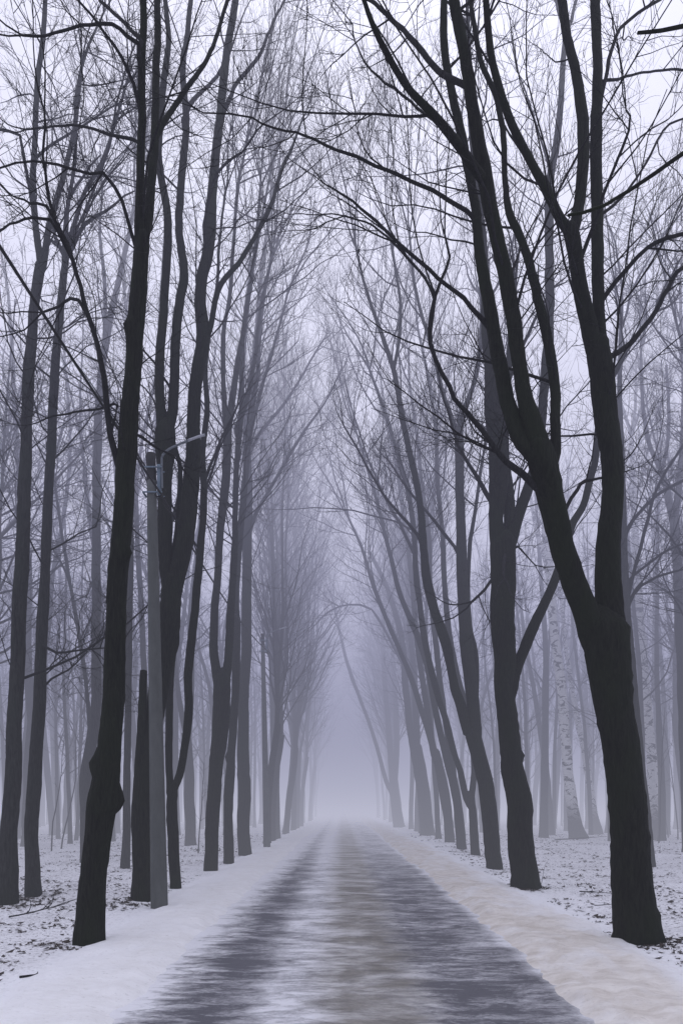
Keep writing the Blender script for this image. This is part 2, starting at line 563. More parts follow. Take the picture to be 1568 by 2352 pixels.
# ------------------------------------------------------------------ trees grown freely
def grown_tree(name, label, cat, group, loc, seed, h=18.0, r=0.2, lean=(0, 0), forks=3, fork_z=(1.5, 4.0), spread=0.16,
               mat='bark', limb_n=12, limb_l=(2.2, 4.6), limb_a=(0.35, 0.75), up=0.06, n2=7, n3=5, zmin=4.5, wander=0.13, rotz=0.0, keepdir=None):
    rng = np.random.default_rng(seed)
    root = empty(name, (loc[0], loc[1], 0), rotz)
    set_props(root, label, cat, group)
    tm, cm = Mesh(), Mesh()
    lean = np.array([lean[0], lean[1], 1.0])
    fz = rng.uniform(*fork_z) if forks > 1 else h

    def run(p, d, length, r0, r1, K, wob, pull):
        P = [p]
        d = d / np.linalg.norm(d)
        for k in range(K):
            d = d + rng.normal(0, wob, 3) + pull * (lean / np.linalg.norm(lean) - d)
            d /= np.linalg.norm(d)
            P.append(P[-1] + d * length / K)
        t = np.linspace(0, 1, K + 1)
        R = r0 + (r1 - r0) * t ** 0.85
        return catmull(np.column_stack([np.array(P), R]), 0.3)

    stems = []
    if forks > 1:
        base = run(np.array([0, 0, -0.4]), lean * 1.0, fz + 0.4, r, r * 0.86, 6, 0.03, 0.1)
        base[:, 3] *= 1 + 0.22 * np.exp(-np.maximum(base[:, 2], 0) / 0.2)
        stem_tube(tm, rng, base, 10, 0.05)
        az0 = rng.uniform(0, 6.3)
        for k in range(forks):
            az = az0 + k * 2 * PI / forks + rng.normal(0, 0.3)
            d = lean / np.linalg.norm(lean) + spread * rng.uniform(0.5, 1.6) * np.array([math.cos(az), math.sin(az), 0])
            hh = (h - fz) * rng.uniform(0.8, 1.05)
            st = run(base[-2, :3], d, hh, r * rng.uniform(0.5, 0.75), 0.018, 14, 0.045, 0.03)
            stems.append(st)
            # a second fork higher
            if rng.random() < 0.75:
                j = int(len(st) * rng.uniform(0.2, 0.5))
                T = unit(st[j + 1, :3] - st[j, :3])
                d = T + np.append(rng.normal(0, spread * 1.6, 2), 0.0)
                st2 = run(st[j, :3], d, hh * (1 - j / len(st)) * rng.uniform(0.75, 1.0), st[j, 3] * 0.75, 0.015, 10, 0.05, 0.03)
                stems.append(st2)
    else:
        st = run(np.array([0, 0, -0.4]), lean, h, r, 0.02, 16, 0.025, 0.12)
        st[:, 3] *= 1 + 0.22 * np.exp(-np.maximum(st[:, 2], 0) / 0.2)
        stems.append(st)
    for st in stems:
        stem_tube(tm, rng, st, 8, 0.05)
        ok = np.where(st[:-1, 2] > zmin)[0]
        if len(ok) < 3:
            continue
        jj = rng.choice(ok, limb_n)
        T = unit(st[jj + 1, :3] - st[jj, :3])
        rnd = unit(rng.normal(0, 1, T.shape))
        side = unit(rnd - np.sum(rnd * T, -1, keepdims=True) * T)
        a = rng.uniform(limb_a[0], limb_a[1], len(jj))[:, None]
        D = T * np.cos(a) + side * np.sin(a)
        rel = (jj - ok[0]) / max(1, len(ok))
        L = rng.uniform(limb_l[0], limb_l[1], len(jj)) * (1.1 - 0.55 * rel)
        R0 = np.minimum(st[jj, 3] * 0.6, 0.009 * L + 0.004)
        P, R = grow(rng, st[jj, :3], D, L, R0, 9, wander * 0.8, up)
        cm.add(*tubes(P, R, 5))
        c = children(rng, P, R, L, n2, 0.12, (0.4, 0.9), (0.25, 0.55), 0.007)
        P2, R2 = grow(rng, *c, 6, wander, up)
        cm.add(*tubes(P2, R2, 3))
        c = children(rng, P2, R2, c[2], n3, 0.1, (0.4, 1.0), (0.3, 0.65), 0.0045, 0.7)
        P3, R3 = grow(rng, *c, 4, wander * 1.2, up)
        cm.add(*tubes(P3, R3, 3))
    tm.build('trunk', M[mat], root)
    cm.build('crown', M['twig'], root)
    return root


def copy_tree(src, loc, rotz, scale, label, cat, group):
    r = src.copy()
    COL.objects.link(r)
    r.location = (loc[0], loc[1], 0)
    r.rotation_euler = (0, 0, rotz)
    r.scale = (scale, scale, scale)
    for k in ('label', 'category', 'group'):
        if k in r:
            del r[k]
    set_props(r, label, cat, group)
    for ch in list(src.children):
        c = ch.copy()
        COL.objects.link(c)
        c.parent = r
    return r


ROW_L = 'trees of the row on the lamp post side of the lane'
ROW_R = 'trees of the row on the sandy side of the lane'

# --- row on the lamp post side
traced_tree('bare_tree', 'nearest dark trunk of the lamp post side, knobbly burls low on a leaning trunk', 'tree', ROW_L, 8.4, [
    ([(203, 2170, 64), (212, 2060, 60), (222, 1960, 60), (231, 1850, 62), (243, 1770, 58), (257, 1640, 52), (264, 1500, 48), (266, 1400, 47), (271, 1270, 44), (282, 1110, 44), (291, 1000, 41), (299, 900, 38), (306, 760, 37), (317, 640, 36), (325, 540, 33)], 'stem', 0.1),
    ([(321, 560, 25), (322, 420, 20), (329, 250, 18), (331, 100, 16), (331, -40, 14)], 'stem', -0.5),
    ([(330, 560, 24), (345, 440, 20), (355, 310, 18), (356, 170, 16), (361, -40, 14)], 'stem', 0.6),
    ([(352, 325, 14), (372, 285, 13), (408, 230, 12), (455, 165, 10), (490, 95, 9), (520, 0, 8)], 'stem', 0.8),
    ([(268, 1060, 17), (252, 1000, 15), (236, 895, 14), (216, 800, 12), (196, 710, 11), (176, 650, 10), (163, 590, 10), (143, 540, 9), (120, 495, 8), (108, 440, 7), (102, 340, 6), (108, 240, 5)], 'limb', -1.2),
    ([(118, 500, 7), (80, 495, 6), (40, 505, 5), (-10, 530, 5)], 'limb', -0.5),
    ([(108, 470, 6), (70, 462, 5), (25, 440, 4), (-10, 410, 3)], 'limb', 0.4),
    ([(305, 540, 9), (292, 490, 8), (270, 430, 8), (242, 396, 7), (215, 400, 6), (160, 388, 6), (85, 380, 5), (0, 392, 4)], 'limb', -1.5),
    ([(322, 105, 10), (290, 85, 9), (250, 55, 8), (200, 55, 7), (120, 70, 6), (50, 80, 5)], 'limb', -1.0),
    ([(322, 95, 9), (285, 50, 8), (235, 0, 7), (210, -30, 6)], 'limb', 0.6),
    ([(316, 330, 8), (270, 318, 7), (220, 305, 6), (150, 298, 5), (60, 300, 4)], 'limb', 1.0),
    ([(315, 235, 8), (305, 190, 8), (280, 130, 7), (240, 70, 6), (180, 0, 5)], 'limb', -0.8),
    ([(180, 690, 8), (160, 685, 7), (130, 705, 6), (95, 718, 5)], 'limb', 0.5),
    ([(318, 1000, 7), (360, 1025, 6), (400, 1045, 4)], 'limb', 0.8),
    ([(270, 930, 6), (230, 940, 5), (170, 945, 5), (110, 960, 4)], 'limb', 0.9),
], 11, zmin=5.0, dens=0.7, tl=(0.6, 1.8), up=0.03, burls=[(266, 1838, 44, 20), (214, 1755, 34, 14), (298, 1272, 22, 13), (289, 742, 20, 13), (320, 905, 16, 9)], S=20, per=0.09)

traced_tree('bare_tree', 'dark forked tree directly behind the concrete lamp post, with a snapped stub', 'tree', ROW_L, 12.2, [
    ([(326, 2075, 47), (328, 1980, 46), (326, 1880, 46), (330, 1790, 47), (340, 1720, 46), (354, 1640, 44), (372, 1540, 46), (386, 1450, 50), (392, 1360, 48), (395, 1330, 44)], 'stem', 0.3),
    ([(326, 1800, 34), (326, 1720, 26), (328, 1640, 20), (331, 1540, 15)], 'stub', -0.2),
    ([(384, 1350, 30), (377, 1218, 30), (377, 1100, 36), (378, 1018, 44), (379, 985, 40)], 'stem', -0.1),
    ([(374, 990, 24), (369, 930, 22), (366, 850, 21), (373, 740, 20), (382, 600, 19), (386, 500, 18), (374, 430, 17), (363, 350, 16), (368, 250, 15), (378, 150, 14), (385, 85, 12), (375, -30, 10)], 'stem', -0.6),
    ([(388, 985, 24), (397, 940, 23), (401, 850, 22), (411, 700, 21), (421, 625, 20), (411, 540, 18), (415, 440, 17), (422, 325, 16), (425, 270, 15), (415, 150, 14), (425, 80, 12), (440, -30, 10)], 'stem', 0.4),
    ([(424, 275, 12), (445, 225, 10), (480, 190, 8), (520, 140, 7)], 'limb', 0.8),
    ([(401, 1340, 44), (425, 1243, 40), (439, 1118, 37), (446, 1018, 33), (447, 960, 31), (459, 850, 28), (471, 770, 30), (464, 700, 27), (467, 640, 26), (482, 580, 26), (491, 500, 23), (492, 425, 21), (501, 325, 20), (512, 225, 19), (524, 125, 17), (540, 20, 16), (548, -40, 14)], 'stem', 0.5),
    ([(484, 745, 13), (503, 660, 12), (550, 598, 11), (588, 530, 10), (618, 470, 9), (645, 385, 8), (668, 340, 6), (690, 280, 4)], 'stem', 1.2),
    ([(400, 1270, 11), (412, 1150, 13), (414, 1080, 11), (402, 1025, 8)], 'stem', 0.3),
    ([(480, 600, 9), (475, 520, 8), (490, 430, 7), (520, 380, 6), (560, 350, 5)], 'limb', -0.7),
    ([(508, 260, 10), (530, 200, 9), (585, 130, 8), (620, 60, 6), (650, -10, 5)], 'limb', 0.9),
    ([(385, 880, 6), (350, 830, 5), (325, 800, 4)], 'limb', -0.9),
], 12, zmin=5.5, dens=1.0, tl=(0.8, 2.2), up=0.04, burls=[(316, 1640, 14, 9)], S=18, per=0.1)

traced_tree('bare_tree', 'slim dark tree forking near the ground just behind the concrete post', 'tree', ROW_L, 13.9, [
    ([(402, 2040, 27), (397, 1960, 26), (392, 1870, 25), (394, 1815, 25)], 'stem', 0.0),
    ([(389, 1820, 17), (387, 1711, 17), (391, 1561, 18), (395, 1500, 14), (391, 1440, 12), (388, 1340, 10), (392, 1200, 9)], 'stem', 0.5),
    ([(399, 1815, 20), (415, 1780, 18), (428, 1711, 18), (436, 1630, 19), (436, 1561, 20), (443, 1500, 20), (452, 1418, 19), (464, 1268, 17), (472, 1158, 16), (469, 1043, 14), (480, 940, 12), (475, 860, 11), (482, 780, 10), (498, 680, 8), (505, 560, 6), (520, 440, 5)], 'stem', 0.4),
    ([(470, 1100, 8), (490, 1040, 6), (520, 980, 5), (545, 930, 4)], 'limb', 0.8),
], 13, zmin=6, dens=2.0, up=0.06, burls=[], S=12, per=0.12)

traced_tree('bare_tree', 'dark tree whose two stems part at mid trunk, past the second post gap', 'tree', ROW_L, 17.5, [
    ([(485, 2000, 31), (486, 1930, 30), (489, 1850, 30), (496, 1760, 34), (505, 1680, 38), (509, 1600, 40), (510, 1560, 40)], 'stem', 0.0),
    ([(502, 1570, 24), (493, 1500, 20), (494, 1440, 19), (498, 1368, 18), (505, 1268, 17), (515, 1168, 19), (523, 1090, 20), (526, 1000, 20), (533, 930, 16), (545, 850, 13), (560, 760, 11), (575, 660, 9), (590, 540, 7), (600, 430, 6)], 'stem', -0.5),
    ([(519, 1565, 21), (526, 1468, 19), (531, 1368, 18), (536, 1268, 15), (538, 1168, 13), (541, 1060, 13), (548, 980, 13), (552, 900, 11), (550, 820, 10), (560, 720, 9), (582, 600, 7), (605, 480, 6), (625, 380, 5)], 'stem', 0.5),
    ([(524, 1010, 15), (517, 940, 13), (512, 860, 11), (514, 760, 10), (528, 680, 9), (535, 560, 8), (545, 440, 7), (565, 330, 5)], 'stem', -1.0),
    ([(545, 985, 12), (565, 930, 11), (585, 830, 9), (600, 700, 8), (625, 590, 6)], 'stem', 0.9),
], 14, zmin=7.0, dens=2.3, up=0.08, S=12, per=0.15, tl=(1.2, 3.0))

traced_tree('bare_tree', 'narrow wavering trunk close beside the two stemmed tree', 'tree', ROW_L, 19.6, [
    ([(526, 1985, 24), (524, 1900, 22), (525, 1830, 23), (531, 1740, 20), (537, 1640, 18), (541, 1560, 19), (542, 1440, 20), (537, 1400, 20), (545, 1260, 16), (560, 1100, 14), (572, 960, 12), (590, 850, 10), (600, 720, 8), (620, 600, 6)], 'stem', 0.5),
    ([(556, 1130, 10), (575, 1000, 9), (605, 880, 8), (640, 760, 6), (665, 660, 5)], 'stem', 0.5),
], 15, zmin=8, dens=2.3, up=0.09, S=12, per=0.16, tl=(1.2, 3.0), burls=[(520, 1740, 10, 6)])

traced_tree('bare_tree', 'straight grey trunk with a long rising bough towards the lane', 'tree', ROW_L, 22.7, [
    ([(561, 1965, 30), (559, 1900, 29), (561, 1820, 30), (557, 1720, 27), (559, 1600, 24), (563, 1480, 24), (566, 1300, 22), (567, 1200, 22), (568, 1050, 20), (568, 960, 18), (575, 880, 14), (590, 760, 11), (600, 620, 9), (622, 480, 7)], 'stem', 0.4),
    ([(572, 1225, 11), (590, 1180, 9), (630, 1110, 8), (680, 1020, 7), (735, 940, 5), (770, 880, 4)], 'limb', 0.5),
    ([(572, 1040, 9), (600, 990, 8), (650, 930, 7), (700, 850, 5), (740, 780, 4)], 'limb', 1.0),
    ([(566, 990, 12), (556, 900, 10), (560, 800, 9), (570, 690, 8), (575, 560, 6)], 'stem', -0.8),
], 16, zmin=8, dens=2.6, up=0.09, S=12, per=0.18, tl=(1.4, 3.4))

# --- woods behind the lamp post row
WOOD_L = 'trees standing behind the lamp post row'
traced_tree('forest_tree', 'thick grey trunk at the very edge of the picture, forking high up', 'tree', WOOD_L, 11.8, [
    ([(15, 2078, 47), (18, 1980, 42), (22, 1880, 40), (30, 1740, 34), (36, 1600, 33), (42, 1450, 33), (50, 1250, 31), (57, 1100, 28), (62, 950, 26), (68, 850, 24), (80, 720, 23), (94, 610, 22)], 'stem', 0.6),
    ([(94, 615, 17), (82, 520, 15), (76, 420, 14), (82, 300, 13), (88, 180, 12), (100, 60, 11), (106, -40, 9)], 'stem', -0.5),
    ([(98, 612, 16), (112, 530, 14), (132, 450, 12), (150, 380, 11), (172, 290, 9), (176, 220, 8), (200, 120, 6), (240, 30, 4)], 'stem', 0.8),
    ([(72, 470, 8), (45, 310, 7), (20, 300, 6), (-10, 296, 5)], 'limb', -0.6),
    ([(85, 360, 7), (120, 330, 6), (170, 300, 5), (250, 250, 4)], 'limb', 0.5),
], 21, mat='bark_grey', zmin=3.2, dens=1.9, up=0.05, S=14, per=0.14, wander=0.16)
traced_tree('forest_tree', 'tall grey trunk beside the edge trunk, drooping side twigs, slightly flared foot', 'tree', WOOD_L, 12.9, [
    ([(78, 2060, 37), (74, 1980, 32), (72, 1900, 31), (78, 1800, 30), (84, 1700, 28), (90, 1560, 27), (97, 1400, 25), (104, 1250, 23), (112, 1080, 21), (120, 930, 20), (130, 800, 18), (140, 680, 17), (150, 590, 15)], 'stem', 0.4),
    ([(150, 595, 12), (165, 530, 11), (195, 440, 9), (230, 380, 8), (262, 290, 7), (285, 200, 5)], 'stem', 0.5),
    ([(148, 600, 11), (155, 500, 10), (175, 380, 8), (178, 270, 7), (190, 150, 5)], 'stem', -0.4),
    ([(92, 1480, 7), (130, 1500, 6), (170, 1495, 5), (230, 1490, 4)], 'limb', -0.6),
    ([(90, 1590, 6), (118, 1560, 5), (160, 1540, 4), (200, 1500, 3)], 'limb', 0.4),
], 22, mat='bark_grey', zmin=2.8, dens=1.8, up=0.03, S=13, per=0.15, wander=0.17)
traced_tree('forest_tree', 'grey trunk kinked low down, half hidden behind the nearest burled tree', 'tree', WOOD_L, 20.0, [
    ([(196, 1972, 28), (197, 1900, 26), (196, 1820, 26), (202, 1750, 27), (214, 1680, 25), (220, 1600, 23), (221, 1450, 21), (222, 1300, 20), (224, 1100, 19), (228, 950, 18), (238, 830, 16), (255, 720, 14), (278, 620, 12), (300, 520, 9), (320, 420, 7)], 'stem', 0.5),
    ([(226, 900, 11), (240, 780, 9), (242, 660, 8), (230, 540, 7), (235, 420, 5)], 'stem', -0.6),
], 23, mat='bark_grey', zmin=4.0, dens=2.8, up=0.02, S=10, per=0.22, wander=0.2, tl=(1.0, 2.6))
traced_tree('forest_tree', 'thin grey trunk between the burled tree and the snapped stub', 'tree', WOOD_L, 18.0, [
    ([(287, 1998, 22), (290, 1900, 18), (291, 1800, 17), (293, 1650, 15), (296, 1500, 15), (300, 1300, 14), (303, 1100, 13), (310, 900, 12), (320, 700, 10), (318, 500, 8)], 'stem', 0.4),
], 24, mat='bark_grey', zmin=5.0, dens=2.6, up=0.02, S=10, per=0.22, wander=0.2)
traced_tree('forest_tree', 'very thin pale trunk leaning behind the concrete post', 'tree', WOOD_L, 24.0, [
    ([(338, 1956, 16), (336, 1800, 15), (332, 1600, 14), (322, 1400, 13), (312, 1200, 11), (306, 1050, 10), (300, 900, 9), (290, 720, 7)], 'stem', 0.4),
], 25, mat='bark_grey', zmin=6.0, dens=2.4, up=0.02, S=9, per=0.3, wander=0.2)
traced_tree('forest_tree', 'sapling-thin trunk slanting up across the gap between the edge trunks', 'tree', WOOD_L, 21.0, [
    ([(212, 1960, 13), (208, 1700, 10), (196, 1560, 9), (180, 1450, 9), (160, 1340, 8), (145, 1250, 7), (130, 1150, 6), (118, 1060, 5)], 'stem', 0.6),
    ([(160, 1345, 6), (140, 1290, 5), (100, 1230, 4), (60, 1190, 3)], 'limb', 0.5),
], 26, mat='bark_grey', zmin=4.0, dens=2.0, up=0.0, S=9, per=0.3, wander=0.22)

# --- row on the sandy side
traced_tree('bare_tree', 'biggest and nearest trunk, black bark, splitting into two great limbs', 'tree', ROW_R, 8.5, [
    ([(1462, 2165, 106), (1459, 2120, 102), (1451, 2050, 94), (1446, 1961, 89), (1437, 1850, 85), (1424, 1730, 82), (1407, 1640, 84), (1397, 1560, 92), (1390, 1500, 98), (1384, 1450, 96)], 'stem', 0.1),
    ([(1364, 1470, 66), (1346, 1410, 58), (1326, 1350, 55), (1299, 1268, 55), (1274, 1168, 60), (1250, 1080, 62), (1238, 1030, 58)], 'stem', -0.4),
    ([(1234, 1020, 50), (1214, 950, 40), (1198, 900, 36), (1183, 790, 34), (1160, 640, 33), (1135, 510, 34), (1115, 410, 34), (1094, 285, 29), (1074, 160, 27), (1049, 30, 24), (1034, -50, 22)], 'stem', -0.5),
    ([(1222, 1040, 40), (1190, 1000, 36), (1164, 920, 33), (1149, 850, 34), (1128, 740, 31), (1104, 600, 25), (1092, 480, 22), (1080, 400, 20), (1058, 290, 19), (1035, 175, 18), (1020, 70, 17), (1024, -40, 14)], 'stem', 0.7),
    ([(1262, 1085, 26), (1275, 1040, 24), (1277, 960, 23), (1275, 880, 23), (1258, 775, 22), (1229, 650, 20), (1200, 555, 18), (1173, 500, 18), (1160, 420, 14), (1156, 310, 14), (1134, 215, 13), (1104, 150, 12), (1085, 40, 10), (1080, -30, 8)], 'stem', 0.9),
    ([(1118, 425, 24), (1080, 375, 22), (1044, 325, 20), (1008, 280, 18), (946, 212, 15), (912, 165, 14), (884, 115, 14), (858, 60, 12), (833, -10, 10)], 'stem', -1.2),
    ([(1080, 210, 14), (1055, 195, 14), (1018, 168, 14), (970, 115, 13), (928, 68, 11), (885, 30, 10), (845, -5, 8)], 'limb', 0.8),
    ([(1228, 1118, 17), (1198, 1090, 16), (1163, 1058, 14), (1130, 1020, 12), (1106, 986, 12), (1075, 945, 11), (1045, 912, 10), (1015, 855, 10), (990, 790, 10), (989, 730, 12), (995, 680, 8), (1012, 640, 7), (1028, 590, 6), (1020, 540, 5)], 'limb', -0.6),
    ([(993, 690, 7), (975, 640, 7), (945, 605, 6), (900, 560, 5), (850, 520, 4), (790, 500, 4)], 'limb', 0.5),
    ([(1110, 740, 12), (1095, 725, 11), (1060, 685, 10), (1022, 655, 9), (970, 605, 9), (918, 560, 8), (870, 515, 7), (833, 480, 6), (790, 445, 5), (745, 420, 3)], 'limb', -1.4),
    ([(1080, 497, 11), (1050, 475, 10), (993, 440, 9), (950, 418, 8), (918, 403, 8), (870, 383, 7), (830, 360, 7), (785, 340, 6), (735, 315, 6), (690, 300, 5), (640, 285, 5), (590, 262, 4), (540, 250, 4), (480, 252, 3)], 'limb', -2.0),
    ([(1010, 290, 6), (960, 245, 6), (880, 180, 5), (830, 130, 4), (812, 62, 3)], 'limb', 0.6),
    ([(1298, 1180, 9), (1330, 1115, 8), (1360, 1103, 6), (1384, 1097, 5)], 'limb', 0.5),
    ([(1400, 1440, 66), (1398, 1390, 60), (1393, 1318, 58), (1396, 1240, 55), (1404, 1168, 52), (1408, 1093, 50), (1397, 1000, 50), (1384, 930, 52), (1377, 850, 52), (1370, 790, 50)], 'stem', 0.4),
    ([(1362, 800, 38), (1351, 750, 37), (1343, 710, 36), (1327, 625, 32), (1317, 560, 34), (1312, 530, 34)], 'stem', -0.2),
    ([(1308, 535, 24), (1284, 500, 22), (1249, 430, 20), (1209, 350, 18), (1186, 305, 18), (1168, 262, 18), (1143, 185, 17), (1123, 100, 16), (1113, -30, 14)], 'stem', -0.7),
    ([(1318, 535, 26), (1327, 490, 26), (1336, 400, 26), (1341, 290, 26), (1325, 185, 22), (1305, 100, 20), (1288, -30, 19)], 'stem', 0.5),
    ([(1378, 790, 30), (1374, 700, 28), (1371, 550, 27), (1368, 400, 26), (1371, 200, 24), (1366, -30, 20)], 'stem', 0.4),
    ([(1384, 685, 12), (1410, 650, 11), (1440, 615, 10), (1483, 572, 9), (1530, 548, 9), (1590, 530, 8)], 'limb', -0.5),
    ([(1405, 818, 13), (1440, 790, 12), (1462, 765, 11), (1500, 712, 11), (1525, 660, 10), (1545, 625, 10), (1590, 595, 8)], 'limb', 0.3),
    ([(1336, 590, 9), (1360, 520, 9), (1385, 455, 8), (1410, 395, 7), (1430, 340, 7), (1447, 300, 6), (1453, 262, 5), (1440, 250, 4)], 'limb', -0.9),
    ([(1378, 235, 9), (1410, 90, 8), (1450, 45, 7), (1520, 0, 6)], 'limb', 0.4),
    ([(1372, 500, 8), (1410, 465, 7), (1450, 420, 6), (1520, 300, 5), (1580, 270, 4)], 'limb', 0.7),
    ([(1368, 185, 7), (1420, 175, 6), (1470, 160, 5), (1580, 155, 5)], 'limb', 0.9),
], 31, zmin=5.8, dens=0.75, up=0.03, S=24, per=0.09, burls=[(1440, 1445, 20, 8), (1316, 1560, 12, 6)])

traced_tree('bare_tree', 'second stout trunk, throwing a crooked low bough outwards', 'tree', ROW_R, 13.9, [
    ([(1205, 2040, 66), (1204, 2010, 62), (1197, 1930, 58), (1190, 1850, 57), (1183, 1800, 55), (1174, 1740, 49), (1164, 1670, 47), (1158, 1600, 46), (1155, 1518, 50), (1152, 1418, 54), (1153, 1318, 57), (1157, 1250, 58)], 'stem', 0.1),
    ([(1145, 1255, 36), (1140, 1193, 34), (1145, 1118, 42), (1142, 1018, 40), (1130, 918, 36), (1126, 850, 32), (1118, 760, 26), (1112, 650, 23), (1106, 550, 21), (1096, 430, 18), (1086, 320, 16), (1080, 200, 14), (1076, 60, 11)], 'stem', -0.3),
    ([(1168, 1255, 30), (1170, 1198, 26), (1168, 1130, 25), (1160, 1060, 22), (1158, 980, 20), (1160, 900, 17), (1168, 820, 15), (1172, 720, 12)], 'stem', 0.5),
    ([(1174, 1240, 26), (1190, 1180, 25), (1212, 1118, 23), (1228, 1060, 22), (1238, 980, 22), (1244, 900, 22), (1253, 760, 22), (1256, 620, 20), (1256, 500, 19), (1260, 410, 18), (1275, 330, 16), (1287, 210, 14), (1296, 80, 11)], 'stem', 0.9),
    ([(1178, 1580, 26), (1188, 1535, 25), (1204, 1490, 24), (1234, 1418, 23), (1262, 1360, 22), (1290, 1290, 20), (1312, 1212, 18), (1340, 1160, 17), (1352, 1110, 16), (1366, 1050, 14), (1372, 980, 12), (1400, 880, 10), (1440, 800, 9), (1500, 720, 8)], 'stem', 1.2),
    ([(1126, 1330, 8), (1108, 1355, 7), (1082, 1382, 6)], 'limb', 0.3),
    ([(1130, 1150, 11), (1108, 1110, 10), (1085, 1070, 8), (1055, 1020, 7), (1035, 960, 6), (1015, 900, 4)], 'limb', -0.6),
    ([(1156, 910, 9), (1180, 830, 8), (1220, 740, 7), (1265, 660, 5)], 'limb', 0.6),
    ([(1188, 1255, 6), (1205, 1275, 4), (1228, 1298, 3)], 'limb', -0.4),
    ([(1160, 1240, 12), (1150, 1300, 8), (1155, 1330, 4)], 'limb', -0.5),
], 32, zmin=6.5, dens=2.0, up=0.05, S=18, per=0.12, burls=[(1195, 1735, 16, 8), (1137, 1780, 14, 5)], tl=(1.0, 2.8))

traced_tree('bare_tree', 'third trunk, sweeping in over the lane and dividing above head height', 'tree', ROW_R, 18.1, [
    ([(1136, 1995, 38), (1131, 1960, 37), (1124, 1880, 36), (1114, 1800, 36), (1102, 1750, 36), (1086, 1690, 36)], 'stem', 0.0),
    ([(1074, 1680, 25), (1058, 1620, 22), (1044, 1580, 20), (1034, 1530, 20), (1026, 1490, 24), (1010, 1440, 24), (997, 1400, 22), (980, 1330, 21), (972, 1260, 18), (966, 1170, 16), (953, 1093, 15), (935, 1018, 13), (918, 930, 12), (904, 850, 11), (880, 780, 10), (855, 710, 8), (833, 645, 6), (815, 570, 5)], 'stem', -0.8),
    ([(1090, 1685, 30), (1084, 1600, 30), (1075, 1520, 29), (1066, 1418, 28), (1059, 1318, 25), (1057, 1218, 22), (1054, 1118, 21), (1052, 1043, 21), (1050, 990, 20)], 'stem', 0.3),
    ([(1046, 990, 12), (1034, 950, 11), (1018, 905, 10), (1003, 840, 9), (985, 775, 8), (968, 720, 7), (950, 640, 6), (940, 540, 5)], 'stem', -0.5),
    ([(1055, 985, 14), (1064, 940, 12), (1082, 890, 11), (1098, 820, 10), (1106, 730, 9)], 'stem', 0.6),
    ([(1090, 1600, 16), (1092, 1500, 14), (1080, 1440, 12), (1075, 1350, 10), (1080, 1250, 9), (1095, 1150, 8), (1110, 1050, 7)], 'stem', 0.8),
    ([(1042, 1255, 8), (1010, 1215, 8), (970, 1165, 6), (930, 1120, 5), (890, 1060, 4)], 'limb', 0.3),
    ([(962, 1230, 8), (920, 1180, 7), (880, 1130, 6), (830, 1050, 5), (790, 980, 4)], 'limb', -0.5),
    ([(905, 850, 8), (915, 780, 8), (918, 690, 7), (905, 600, 6), (890, 510, 4)], 'stem', 0.4),
], 33, zmin=8, dens=2.2, up=0.09, S=14, per=0.16, tl=(1.3, 3.2))

traced_tree('bare_tree', 'fourth trunk, slim, parting in a low narrow fork', 'tree', ROW_R, 22.7, [
    ([(1090, 1965, 22), (1088, 1920, 20), (1084, 1860, 18), (1077, 1830, 20)], 'stem', 0.0),
    ([(1070, 1835, 14), (1056, 1770, 14), (1040, 1720, 14), (1022, 1650, 15), (1004, 1590, 15), (985, 1520, 15), (970, 1430, 14), (958, 1330, 13), (952, 1220, 12), (935, 1120, 11), (905, 1010, 9), (880, 930, 8), (850, 850, 6)], 'stem', -0.7),
    ([(1082, 1830, 15), (1088, 1760, 14), (1078, 1660, 14), (1052, 1560, 14), (1030, 1450, 14), (1020, 1340, 12), (1015, 1230, 11), (1005, 1120, 10), (1000, 1000, 9), (985, 880, 7), (960, 760, 6)], 'stem', 0.5),
    ([(955, 1290, 8), (915, 1200, 7), (875, 1130, 6), (840, 1040, 5), (815, 960, 4)], 'limb', -0.5),
], 34, zmin=9, dens=2.6, up=0.1, S=12, per=0.2, tl=(1.5, 3.6))

traced_tree('bare_tree', 'fifth trunk, straight foot and long stems curving above the lane', 'tree', ROW_R, 26.0, [
    ([(1060, 1950, 24), (1056, 1900, 22), (1048, 1840, 20), (1036, 1770, 20)], 'stem', 0.0),
    ([(1032, 1775, 15), (1014, 1700, 15), (998, 1620, 15), (982, 1540, 14), (962, 1470, 14), (940, 1420, 13), (915, 1350, 11), (895, 1270, 10), (870, 1170, 8), (845, 1080, 7), (820, 1000, 5)], 'stem', -0.6),
    ([(1040, 1770, 14), (1026, 1680, 13), (1012, 1580, 13), (1000, 1470, 13), (988, 1360, 12), (985, 1240, 11), (970, 1120, 9), (958, 1000, 8), (940, 880, 6)], 'stem', 0.6),
], 35, zmin=9, dens=2.8, up=0.1, S=11, per=0.22, tl=(1.5, 3.8))

traced_tree('bare_tree', 'sixth trunk, with a small knot at its waist and upswept stems', 'tree', ROW_R, 30.0, [
    ([(1033, 1936, 24), (1030, 1890, 22), (1023, 1840, 24), (1014, 1790, 22), (1000, 1730, 20)], 'stem', 0.0),
    ([(996, 1735, 16), (984, 1660, 15), (972, 1580, 14), (960, 1500, 13), (950, 1400, 12), (940, 1290, 11), (925, 1180, 9), (910, 1060, 7)], 'stem', 0.4),
    ([(995, 1725, 13), (970, 1640, 13), (945, 1560, 12), (915, 1490, 11), (885, 1420, 10), (855, 1340, 9), (830, 1260, 7), (800, 1190, 5)], 'stem', -0.7),
], 36, zmin=9, dens=3.0, up=0.1, S=11, per=0.25, tl=(1.6, 4.0), n2=8, n3=4)

